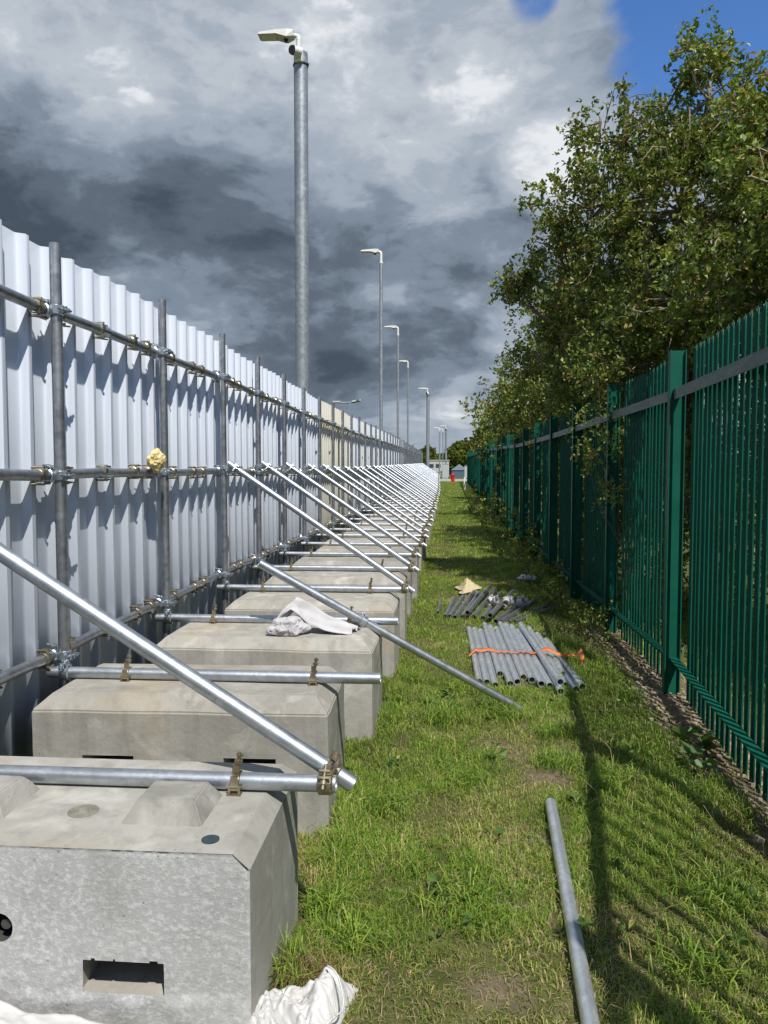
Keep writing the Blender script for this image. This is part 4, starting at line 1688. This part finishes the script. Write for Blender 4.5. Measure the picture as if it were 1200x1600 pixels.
# ------------------------------------------------------------------ foliage
def leaf_cloud(centres, dirs, size, cols, rs, narrow=0.6, flat=0.8):
    """one folded diamond leaf (two triangles) at each centre"""
    n = len(centres)
    d = dirs / (np.linalg.norm(dirs, axis=1, keepdims=True) + 1e-9)
    a = np.array((0.0, 0.0, 1.0)) * flat + rs.normal(size=(n, 3)) * .55
    side = np.cross(a, d)
    side /= np.linalg.norm(side, axis=1, keepdims=True) + 1e-9
    nor = np.cross(d, side)
    L = size[:, None]
    base = centres - d * L * .5
    tip = centres + d * L * .5 - nor * L * .08
    le = centres + side * L * narrow * .5 + nor * L * .12 - d * L * .05
    ri = centres - side * L * narrow * .5 + nor * L * .12 - d * L * .05
    v = np.stack([base, ri, tip, le], 1).reshape(-1, 3)
    k = np.arange(n) * 4
    f = np.stack([k, k + 1, k + 2, k, k + 2, k + 3], 1).ravel()
    c = np.repeat(cols, 4, 0)
    return v, f, c


GREENS = np.array((2.55, 2.3, 1.6)) * np.array([(0.050, 0.078, 0.020), (0.070, 0.098, 0.026), (0.095, 0.115, 0.034), (0.036, 0.060, 0.018), (0.125, 0.12, 0.042), (0.115, 0.075, 0.035)])
GW = np.array([0.30, 0.28, 0.16, 0.16, 0.06, 0.04])


def sample_crown(blobs, n_sub, n_sprig, n_leaf, lsize, rs, sub_r=(0.28, 0.5), zmin=None):
    pts, dirs, tint = [], [], []
    subs = []
    for (bx, by, bz, br) in blobs:
        c0 = np.array((bx, by, bz))
        m = max(3, int(n_sub * br ** 1.7))
        u = rs.normal(size=(m, 3))
        u /= np.linalg.norm(u, axis=1, keepdims=True)
        rr = br * rs.uniform(0.35, 0.98, m) ** .6
        for q_, r_ in zip(u, rr):
            sr = rs.uniform(*sub_r) * min(1, .45 + .55 * br)
            subs.append((c0 + q_ * r_, sr, c0, rs.uniform(.7, 1.35)))
    for c, sr, c0, tone in subs:
        k = max(3, int(n_sprig * (sr / .4) ** 2))
        u = rs.normal(size=(k, 3))
        u /= np.linalg.norm(u, axis=1, keepdims=True)
        rad = sr * rs.uniform(0.1, 1.15, k) ** .5
        sc = c + u * rad[:, None]
        sd = u * .8 + rs.normal(size=(k, 3)) * .5 + np.array((0, 0, .15))
        sd /= np.linalg.norm(sd, axis=1, keepdims=True)
        slen = rs.uniform(.12, .30, k)
        t = rs.uniform(-.5, .5, (k, n_leaf))
        p = sc[:, None, :] + sd[:, None, :] * (t * slen[:, None])[:, :, None] + rs.normal(size=(k, n_leaf, 3)) * .022
        dd = sd[:, None, :] * .5 + rs.normal(size=(k, n_leaf, 3)) * .7
        hue = rs.choice(len(GREENS), size=(k, 1), p=GW)
        hue2 = rs.choice(len(GREENS), size=(k, n_leaf), p=GW)
        pick = np.where(rs.uniform(size=(k, n_leaf)) < .55, hue, hue2)
        col = GREENS[pick] * tone * rs.uniform(.75, 1.25, (k, n_leaf))[:, :, None]
        pts.append(p.reshape(-1, 3))
        dirs.append(dd.reshape(-1, 3))
        tint.append(col.reshape(-1, 3))
    pts = np.concatenate(pts)
    dirs = np.concatenate(dirs)
    tint = np.concatenate(tint)
    if zmin is not None:
        keep = pts[:, 2] > zmin
        pts, dirs, tint = pts[keep], dirs[keep], tint[keep]
    return pts, dirs, tint, subs


def branch_path(a, b, rs, bend=.12, k=5):
    a, b = np.array(a), np.array(b)
    L = np.linalg.norm(b - a)
    off = rs.normal(size=3) * bend * L
    return [tuple(a + (b - a) * t + off * math.sin(math.pi * t) + np.array((0, 0, .08 * L * math.sin(math.pi * t))) + rs.normal(size=3) * .02 * L * math.sin(math.pi * t)) for t in np.linspace(0, 1, k)]


def tree(base, blobs, label, seed, n_sub=26, n_sprig=12, n_leaf=12, lsize=.045, trunk_r=.11, twigs=True, name='hedgerow_tree', cat='tree', group='trees beyond the palisade fence', sub_r=(.28, .5), zmin=None, limit_x=None):
    rs = np.random.default_rng(seed)
    bx, by = base
    g0 = gz(bx, by)
    root = empty(name, (bx, by, g0), label, cat, group)
    pts, dirs, tint, subs = sample_crown(blobs, n_sub, n_sprig, n_leaf, lsize, rs, sub_r, zmin)
    if limit_x is not None:
        keep = pts[:, 0] > limit_x
        pts, dirs, tint = pts[keep], dirs[keep], tint[keep]
    size = lsize * rs.uniform(.65, 1.3, len(pts))
    v, f, c = leaf_cloud(pts, dirs, size, tint, rs)
    np_mesh('crown', v, f, 3, M['leaf'], c, parent=root)
    mb = MB()
    cen = np.mean([b[:3] for b in blobs], 0)
    fork = (bx + (cen[0] - bx) * .25, by + (cen[1] - by) * .25, g0 + (cen[2] - g0) * .42)
    mb.path(branch_path((bx, by, g0 - .1), fork, rs, .04), [trunk_r * 1.25, trunk_r * 1.05, trunk_r, trunk_r * .95, trunk_r * .85], 9)
    for b in blobs:
        r0 = trunk_r * .5 * min(1.1, .5 + .5 * b[3])
        pth = branch_path(fork, b[:3], rs, .10, 6)
        mb.path(pth, [r0 * (1 - .13 * i) for i in range(6)], 7)
    mb.build('trunk', M['bark'], root)
    if twigs:
        mb = MB()
        for j, (c_, sr, c0, _) in enumerate(subs):
            pp = branch_path(c0, c_ + (c_ - c0) * .3, rs, .16, 5)
            mb.path(pp, [.014, .011, .008, .006, .003], 4)
            if j % 2 == 0:
                u = rs.normal(size=3)
                mb.path(branch_path(pp[3], c_ + u / np.linalg.norm(u) * sr * 1.1, rs, .2, 4), [.007, .005, .004, .002], 4)
        mb.build('branches', M['twig'], root)
    return root


tree((2.9, 8.6), [(1.80, 9.0, 4.45, .80), (1.52, 9.5, 3.80, .62), (1.15, 9.8, 3.76, .34), (0.95, 9.85, 3.74, .26), (0.80, 9.9, 3.68, .16), (1.98, 8.8, 5.05, .55), (1.75, 9.0, 5.35, .28),
                  (2.62, 8.1, 5.15, .62), (2.72, 8.2, 5.48, .28), (2.45, 8.2, 5.5, .14), (2.4, 8.2, 4.1, .95), (1.95, 8.6, 3.15, .72), (2.25, 7.4, 3.0, .6),
                  (1.55, 10.2, 3.0, .62), (1.30, 10.4, 2.9, .4), (2.3, 8.6, 2.5, .6), (1.85, 7.9, 2.45, .45), (1.75, 9.4, 2.5, .6), (2.5, 9.8, 2.9, .8), (3.0, 9.4, 3.6, .9), (2.25, 7.6, 2.9, .5), (2.25, 10.3, 3.1, .6), (2.25, 11.5, 3.0, .6)],  # final clumps, mostly hidden, are added to shade the fence posts
     'large hawthorn-like tree leaning over the fence toward the path', 11, n_sub=40, n_sprig=52, n_leaf=13, lsize=.058, sub_r=(.17, .36))
tree((3.9, 6.6), [(3.15, 7.5, 4.7, .70), (3.45, 7.4, 5.1, .35), (3.3, 6.6, 4.2, .9), (2.85, 6.9, 3.4, .8), (3.6, 5.8, 3.2, 1.0), (2.9, 6.0, 2.6, .6), (3.9, 6.8, 4.5, .8), (2.7, 7.0, 2.6, .6), (3.4, 6.6, 2.6, .8), (2.5, 6.4, 2.3, .4), (2.15, 6.3, 2.95, .5), (2.4, 5.7, 3.4, .5)],
     'dense green tree at the right edge behind the nearest fence bay', 12, n_sub=40, n_sprig=52, n_leaf=13, lsize=.058, sub_r=(.17, .36))
tree((3.0, 14.5), [(2.0, 14, 3.9, .9), (1.8, 13.4, 3.0, .75), (1.75, 16.5, 3.0, .8), (1.45, 17, 3.66, .2), (2.6, 14.5, 4.4, 1.0), (2.6, 14, 2.6, 1.1), (1.9, 16.5, 3.5, .7), (2.3, 12.3, 3.1, .6), (2.35, 15.3, 3.1, .7)],  # final clumps added to shade the posts farther along
     'mid-height tree behind the big hawthorn-like tree, next along the fence', 13, n_sub=32, n_sprig=18, n_leaf=12, lsize=.07, twigs=False)
tree((3.2, 22.5), [(1.7, 22, 2.8, .9), (2.05, 23, 3.3, .8), (2.8, 22, 3.5, 1.2), (2.35, 20, 2.9, .8), (2.8, 22, 2.3, 1.3)],
     'third tree along the fence line, bushy and lower', 14, n_sub=22, n_sprig=14, n_leaf=11, lsize=.095, twigs=False)
tree((3.4, 31), [(2.2, 30, 3.0, 0.9), (2.4, 32, 3.3, 1.0), (3.2, 31, 3.7, 1.3), (2.5, 28, 2.8, 1.2), (2.6, 33, 2.2, 1.4)],
     'fourth tree along the fence line', 15, n_sub=18, n_sprig=11, n_leaf=10, lsize=.13, twigs=False)
for k, (yy, xx, hh) in enumerate([(40, 3.1, 3.4), (50, 3.5, 3.6), (60, 4.0, 3.5)]):
    tree((xx + 1.2, yy), [(xx, yy, hh - .4, 1.2), (xx + .9, yy + 1, hh, 1.4), (xx + .3, yy - 2.5, hh - .6, 1.2), (xx + .4, yy + 3, hh - .5, 1.3), (xx + .6, yy, 1.7, 1.4)],
         ['fifth tree along the fence line', 'sixth tree along the fence line', 'farthest tree over the fence end'][k], 16 + k, n_sub=11, n_sprig=7, n_leaf=9, lsize=.17, twigs=False)
# bushes right behind the pales
BUSH = [(3.0, 2.4), (3.0, 3.5), (3.0, 4.6), (2.95, 5.7), (2.75, 6.8), (2.6, 8.2), (2.45, 9.8), (2.5, 11.6), (2.5, 13.6), (2.6, 16), (2.6, 19.5)]
BLAB = ['%s leafy bush from the right edge of the picture, seen through the fence pales' % nth(k + 1) for k in range(len(BUSH))]
for k, ((bx, by), lab) in enumerate(zip(BUSH, BLAB)):
    ls = .05 if by < 9 else .08
    hgt = 1.2
    tree((bx + .5, by), [(bx, by, .5, .6), (bx + .1, by + .4, hgt, .6), (bx + .2, by - .5, hgt + .2, .55), (bx + .7, by, hgt + .5, .6), (bx + .2, by + .1, hgt + .75, .45)], lab, 40 + k,
         n_sub=60 if by < 9 else 40, n_sprig=14, n_leaf=11, lsize=ls, trunk_r=.05, twigs=False, name='leafy_bush', cat='bush', group='bushes behind the palisade fence', zmin=0.0, limit_x=2.3 if by < 7 else 1.68)
# spray of leaves growing through the fence
tree((1.75, 7.3), [(1.42, 7.35, 1.9, .22), (1.44, 7.2, 1.55, .24), (1.40, 7.1, 1.25, .18), (1.45, 7.4, 2.3, .25), (1.35, 6.95, 1.65, .16), (1.32, 7.0, 2.5, .22)],
     'leafy spray hanging through the pales on the path side', 61, n_sub=110, n_sprig=16, n_leaf=10, lsize=.045, trunk_r=.008, twigs=False, name='climbing_shrub', cat='shrub', group='shrubs at the fence foot', sub_r=(.2, .34))
WEED = [(1.28, 6.9, .22, 'dark bramble clump at the fence foot beside the nearest bays', .045),
        (1.18, 8.3, .25, 'low bramble clump by the fence behind the strapped tubes', .05),
        (1.30, 10.2, .28, 'bramble clump around the litter scrap at the fence', .055),
        (1.36, 13.0, .34, 'dark weed clump along the shaded fence', .06),
        (1.36, 16.4, .40, 'tall weed clump halfway along the fence', .07),
        (1.42, 20.0, .55, 'brownish tall shrub against the fence', .08),
        (1.45, 23.5, .60, 'largest brownish shrub against the far fence', .09),
        (1.66, 30.0, .30, 'far shrub at the fence foot', .12),
        (1.80, 40.0, .26, 'farthest shrub at the fence foot', .15)]
for k, (x, y, r, lab, ls) in enumerate(WEED):
    g0 = gz(x, y)
    bl = [(x, y, g0 + r * .5, r), (x - r * .5, y + r * .8, g0 + r * .3, r * .7), (x + .02, y - r, g0 + r * .35, r * .75), (x + r * .2, y + r * .2, g0 + r * 1.1, r * .6)]
    tree((x + .02, y), bl, lab, 70 + k, n_sub=60 if r < .4 else 26, n_sprig=7, n_leaf=9, lsize=ls, trunk_r=.012, twigs=False, name='weed_shrub', cat='shrub', group='shrubs at the fence foot', sub_r=(.16, .3), zmin=g0)

# far trees beyond the road
FAR = [(-9, 190, 5.5, 4.5), (-4.5, 180, 5.0, 3.6), (-1, 200, 4.6, 4.0), (3.2, 170, 6.0, 4.2), (7, 150, 7.0, 4.5), (11, 130, 7.5, 4.6), (-15, 210, 5, 4), (5.5, 190, 5.5, 4)]
FLAB = ['dark far tree left of the far camera column', 'low far tree behind the far camera column', 'low far tree behind the white cabin', 'far tree above the grey cabinet',
        'far tree above the blue-grey tent', 'far tree just left of the fence end', 'leftmost far tree beyond the hoarding end', 'hazy far tree between cabin and tent']
for k, ((x, y, h, r), lab) in enumerate(zip(FAR, FLAB)):
    tree((x, y), [(x, y, h - r * .5, r * .7), (x - r * .6, y, h - r * .8, r * .6), (x + r * .6, y, h - r * .7, r * .6), (x, y, 2.0, r * .6), (x + r * .2, y, h, r * .45)], lab, 90 + k,
         n_sub=5, n_sprig=6, n_leaf=8, lsize=.6, trunk_r=.2, twigs=False, name='far_tree', cat='tree', group='trees beyond the road', sub_r=(.8, 1.5))
tree((-1.6, 100), [(-1.9, 100, 1.1, .7), (-.9, 100, 1.0, .6), (-2.8, 100, 1.2, .8), (0.1, 99, .9, .4)], 'brown scrubby bush across the road below the white cabin', 99, n_sub=14, n_sprig=6, n_leaf=8, lsize=.2, twigs=False, name='leafy_bush', cat='bush', group='trees beyond the road', trunk_r=.05)


# ------------------------------------------------------------------ grass
def field_noise(x, y, s, seed):
    return np.array([mnoise.noise(Vector((a * s, b * s, seed))) for a, b in zip(x, y)])


def lattice(seed, s, x, y):
    """cheap smooth value noise"""
    rs = np.random.default_rng(seed)
    G = rs.uniform(-1, 1, (256, 256))
    u, v = (x + 20) * s, (y + 20) * s
    i, j = np.floor(u).astype(int), np.floor(v).astype(int)
    a, b = u - i, v - j
    a = a * a * (3 - 2 * a)
    b = b * b * (3 - 2 * b)
    i %= 256
    j %= 256
    i1, j1 = (i + 1) % 256, (j + 1) % 256
    return (G[i, j] * (1 - a) + G[i1, j] * a) * (1 - b) + (G[i, j1] * (1 - a) + G[i1, j1] * a) * b


def grass(x, y, length, width, cols, lean, rs):
    n = len(x)
    z = ground(x, y)
    base = np.stack([x, y, z - .004], 1)
    ang = rs.uniform(0, 2 * np.pi, n)
    d = np.stack([np.cos(ang), np.sin(ang), np.zeros(n)], 1)
    wa = ang + rs.normal(0, .6, n) + np.pi / 2
    s = np.stack([np.cos(wa), np.sin(wa), np.zeros(n)], 1) * (width / 2)[:, None]
    up = np.array((0, 0, 1.0))
    L = length[:, None]
    ln = lean[:, None]
    p1 = base + up * L * .5 * (1 - .25 * ln) + d * L * .22 * ln
    p2 = base + up * L * (0.92 - .55 * ln) + d * L * (.75 * ln)
    p3 = base + up * L * (1.0 - .85 * ln) + d * L * (1.05 * ln)
    v = np.stack([base - s, base + s, p1 + s * .9, p1 - s * .9, p2 + s * .6, p2 - s * .6, p3], 1).reshape(-1, 3)
    k = np.arange(n) * 7
    f = np.stack([k, k + 1, k + 2, k, k + 2, k + 3, k + 3, k + 2, k + 4, k + 3, k + 4, k + 5, k + 5, k + 4, k + 6], 1).ravel()
    c = np.repeat(cols, 7, 0)
    return v, f, c


def blocked(x, y):
    """footprint of blocks and of what lies flat on the turf"""
    m = x < -1.66
    m |= (np.abs(x + .365) < .12) & (np.abs(y - 1.80) < .12)
    for i, ty in enumerate(TUBE_Y):
        if i == 0:
            continue
        if i == 1:
            bx1, ya_, yb_ = -0.44, 1.7, 2.35
        else:
            bx1 = BX.get(i, -0.33 + 0.035 * math.sin(i * 2.1)) + hx(ty)
            ya_, yb_ = ty + (.03 if i == 2 else -.13) - .31, ty + (.03 if i == 2 else -.13) + .31
        m |= (x < bx1 + .004) & (y > ya_) & (y < yb_)
    return m


PAL_G = np.array([(0.055, 0.125, 0.016), (0.085, 0.16, 0.024), (0.125, 0.19, 0.034), (0.040, 0.090, 0.018), (0.21, 0.21, 0.06), (0.36, 0.30, 0.13), (0.42, 0.33, 0.18)]) * np.array([[2.7, 2.05, 1.8], [2.65, 2.0, 1.8], [2.4, 1.9, 1.8], [2.5, 2.0, 1.8], [1.35, 1.3, 1.3], [1.25, 1.25, 1.3], [1.2, 1.2, 1.25]])


def grass_zone(x0, x1, y0, y1, dens, lmul, wmul, seed):
    rs = np.random.default_rng(seed)
    n = int((x1 - x0) * (y1 - y0) * dens)
    x = rs.uniform(x0, x1, n)
    y = rs.uniform(y0, y1, n)
    tuft = lattice(seed * 0 + 3, 5.0, x, y)
    patch = lattice(5, 1.6, x, y) * .6 + lattice(6, 3.7, x, y) * .4
    patch = patch + .55 * np.exp(-((x - .33 - .06 * np.sin(y * 2)) / .17) ** 2) * (1 - smooth(4.0, 5.0, y)) + .6 * np.exp(-((x - .5) / .14) ** 2 - ((y - 3.55) / .3) ** 2) \
        + .5 * np.exp(-((x - .15) / .2) ** 2 - ((y - 2.05) / .18) ** 2) + .45 * np.exp(-((x + .2) / .1) ** 2 - ((y - 2.75) / .16) ** 2) + .5 * np.exp(-((x - 1.05) / .12) ** 2 - ((y - 2.45) / .15) ** 2)
    fine = lattice(8, 14.0, x, y)
    # thin out on bare patches and along the fence foot
    keep_p = np.clip(1.0 - smooth(.25, .8, patch) * .62, 0, 1)
    strip = smooth(1.18, 1.42, x + .16 * lattice(9, 2.5, x, y)) * (1 - smooth(6, 9, y))
    keep_p *= (1 - .93 * strip)
    keep_p *= np.where(fine < -.45, .45, 1)
    k = (rs.uniform(size=n) < keep_p) & ~blocked(x, y)
    x, y, tuft, patch, fine = x[k], y[k], tuft[k], patch[k], fine[k]
    n = len(x)
    side = smooth(.45, 1.3, x) * .25
    L = (.034 + .024 * np.clip(tuft + .35, 0, 1.4) + .014 * np.clip(fine, -1, 1)) * rs.uniform(.5, 1.4, n) * lmul * .88
    edge = np.exp(-((x + .40) / .10) ** 2)
    L *= (1 + 0.7 * edge + side) * (1 - .35 * np.clip(smooth(.0, .5, patch), 0, 1))
    W = rs.uniform(.0017, .0038, n) * wmul
    dry = np.clip(.05 + .42 * smooth(-.05, .6, patch) + .16 * smooth(.1, .6, lattice(15, 6.5, x, y)) + .08 * rs.normal(size=n), 0, .9)
    u = rs.uniform(size=n)
    gsel = rs.choice(4, n, p=[.34, .32, .18, .16])
    dsel = 4 + rs.choice(3, n, p=[.45, .35, .2])
    sel = np.where(u < dry, dsel, gsel)
    tone = 1 + .22 * tuft + .12 * fine
    col = PAL_G[sel] * (tone * rs.uniform(.75, 1.25, n))[:, None]
    lean = np.clip(rs.normal(.55, .25, n), .05, 1.05)
    return grass(x, y, L, W, col, lean, rs)


parts = [grass_zone(-.75, 1.75, 1.5, 3.6, 24000, 1.2, 1.0, 101), grass_zone(-.75, 1.8, 3.6, 6.5, 13000, 1.1, 1.15, 102),
         grass_zone(-.7, 1.9, 6.5, 12, 5200, 1.1, 1.9, 103), grass_zone(-.7, 2.0, 12, 26, 1500, 1.1, 3.6, 104), grass_zone(-.6, 2.2, 26, 64.5, 420, 1.15, 8, 105)]
# grass and seedlings under the hedge beyond the fence
parts.append(grass_zone(1.72, 3.4, 2.4, 10, 2600, 2.8, 2.6, 106))
# flat thatch of dead blades
rs = np.random.default_rng(54)
n = 24000
x = rs.uniform(-.5, 1.5, n)
y = 1.6 + 6.4 * rs.uniform(0, 1, n) ** 1.5
k = ~blocked(x, y) & (rs.uniform(size=n) < .35 + .65 * smooth(-.2, .4, lattice(5, 1.6, x, y)))
x, y = x[k], y[k]
n = len(x)
parts.append(grass(x, y, rs.uniform(.02, .05, n), rs.uniform(.0016, .003, n), np.array([(.30, .24, .13), (.40, .33, .19), (.24, .20, .09), (.20, .20, .07)])[rs.choice(4, n)] * rs.uniform(.7, 1.25, n)[:, None], np.clip(rs.normal(.95, .12, n), .5, 1.12), rs))
# tall seed stalks and straw
rs = np.random.default_rng(55)
n = 700
x = rs.uniform(-.4, 1.5, n)
y = rs.uniform(1.6, 8, n)
k = ~blocked(x, y)
x, y = x[k], y[k]
n = len(x)
parts.append(grass(x, y, rs.uniform(.09, .22, n), rs.uniform(.0014, .0024, n), PAL_G[4 + rs.choice(3, n)] * rs.uniform(.8, 1.2, n)[:, None], np.clip(rs.normal(.6, .3, n), .1, 1.1), rs))
# tussocks: long green leaves
tx, ty_, tl = [], [], []
for (cx_, cy_, rad, m, ln) in [(0.0, 4.35, .14, 420, .15), (.35, 4.5, .16, 420, .13), (-.36, 2.35, .07, 260, .15), (-.30, 2.15, .09, 240, .13), (.55, 3.75, .10, 260, .11), (.75, 3.5, .12, 260, .13), (.62, 4.2, .12, 300, .12),
                               (-.25, 3.2, .10, 260, .11), (.1, 2.5, .16, 380, .10), (.95, 2.6, .16, 300, .11), (1.0, 3.9, .15, 280, .10), (.1, 3.55, .12, 260, .09), (-.3, 4.3, .10, 260, .12), (1.2, 5.0, .1, 200, .14), (.72, 2.2, .12, 240, .11),
                               (-.22, 5.2, .1, 200, .12), (1.05, 6.4, .15, 300, .15), (-.38, 2.7, .05, 150, .12), (0.15, 5.0, .1, 200, .11)]:
    tx.append(cx_ + rs.normal(0, rad * .5, m))
    ty_.append(cy_ + rs.normal(0, rad * .5, m))
    tl.append(rs.uniform(.5, 1.2, m) * ln)
x, y, L = np.concatenate(tx), np.concatenate(ty_), np.concatenate(tl)
k = ~blocked(x, y)
x, y, L = x[k], y[k], L[k]
n = len(x)
parts.append(grass(x, y, L, rs.uniform(.003, .0055, n), PAL_G[rs.choice(4, n)] * rs.uniform(.8, 1.3, n)[:, None], np.clip(rs.normal(.6, .25, n), .1, 1.1), rs))
# dead brown tuft at the block corner
n = 420
x = -0.365 + rs.normal(0, .05, n)
y = 1.98 + rs.normal(0, .05, n)
k = ~blocked(x, y)
x, y = x[k], y[k]
n = len(x)
parts.append(grass(x, y, rs.uniform(.05, .13, n), rs.uniform(.0015, .003, n), np.array((.26, .17, .09)) * rs.uniform(.6, 1.3, n)[:, None], np.clip(rs.normal(.7, .3, n), .1, 1.1), rs))
off = 0
V, F, Cc = [], [], []
for v, f, c in parts:
    V.append(v)
    F.append(f + off)
    Cc.append(c)
    off += len(v)
go = np_mesh('grass', np.concatenate(V), np.concatenate(F), 3, M['blade'], np.concatenate(Cc))
tag(go, 'green and straw-coloured grass blades covering the strip', 'grass', kind='stuff')

# broad-leaved weeds among the grass
rs = np.random.default_rng(77)
P_, D_, S_, C_ = [], [], [], []
for k in range(80):
    x, y = rs.uniform(-.4, 1.45), rs.uniform(1.7, 8.5)
    if blocked(np.array([x]), np.array([y]))[0]:
        continue
    m = rs.integers(3, 8)
    big = rs.uniform(.018, .05) if rs.uniform() < .9 else rs.uniform(.045, .065)
    for j in range(m):
        a = rs.uniform(0, 6.28)
        P_.append((x + math.cos(a) * big * .7, y + math.sin(a) * big * .7, gz(x, y) + .018 + rs.uniform(0, .03)))
        D_.append((math.cos(a), math.sin(a), rs.uniform(0, .7)))
        S_.append(big * rs.uniform(.7, 1.2))
        C_.append(np.array((.075, .135, .03)) * rs.uniform(.7, 1.5) if rs.uniform() < .88 else np.array((.36, .33, .10)))
for (cx_, cy_, big) in [(1.36, 4.3, .12), (1.40, 4.15, .12), (1.30, 4.0, .09), (1.22, 3.85, .10), (1.27, 3.75, .09), (1.44, 4.2, .1), (.05, 4.6, .07), (.0, 4.55, .06), (.28, 4.7, .07)]:
    for j in range(4):
        a = rs.uniform(0, 6.28)
        P_.append((cx_ + math.cos(a) * .04, cy_ + math.sin(a) * .04, gz(cx_, cy_) + .05 + rs.uniform(0, .07)))
        D_.append((math.cos(a), math.sin(a), .3))
        S_.append(big * rs.uniform(.8, 1.1))
        C_.append(np.array((.09, .16, .04)) * rs.uniform(.8, 1.3))
v, f, c = leaf_cloud(np.array(P_), np.array(D_), np.array(S_), np.array(C_), rs, .8)
tag(np_mesh('ground_weeds', v, f, 3, M['blade'], c), 'small broad-leaved weeds scattered through the grass', 'weeds', kind='stuff')

# chips and clods on the bare strip under the fence
n = 2600
x = rs.uniform(1.02, 1.7, n) + .12 * rs.normal(size=n) * 0
y = rs.uniform(2.4, 7.5, n)
sz = rs.uniform(.006, .030, n)
keep = rs.uniform(size=n) < smooth(1.15, 1.45, x) * .8
x, y, sz = x[keep], y[keep], sz[keep]
mb = MB()
for a, b, s in zip(x, y, sz):
    rot = Matrix.Rotation(rs.uniform(0, 6.28), 3, 'Z') @ Matrix.Rotation(rs.normal(0, .35), 3, 'X')
    mb.box((a, b, gz(a, b) + s * .2), (s * rs.uniform(.7, 2.0), s, s * rs.uniform(.3, .7)), rot)
tag(mb.build('wood_chips', M['chips']), 'brown chips and clods on the bare strip under the fence', 'chips', kind='stuff')
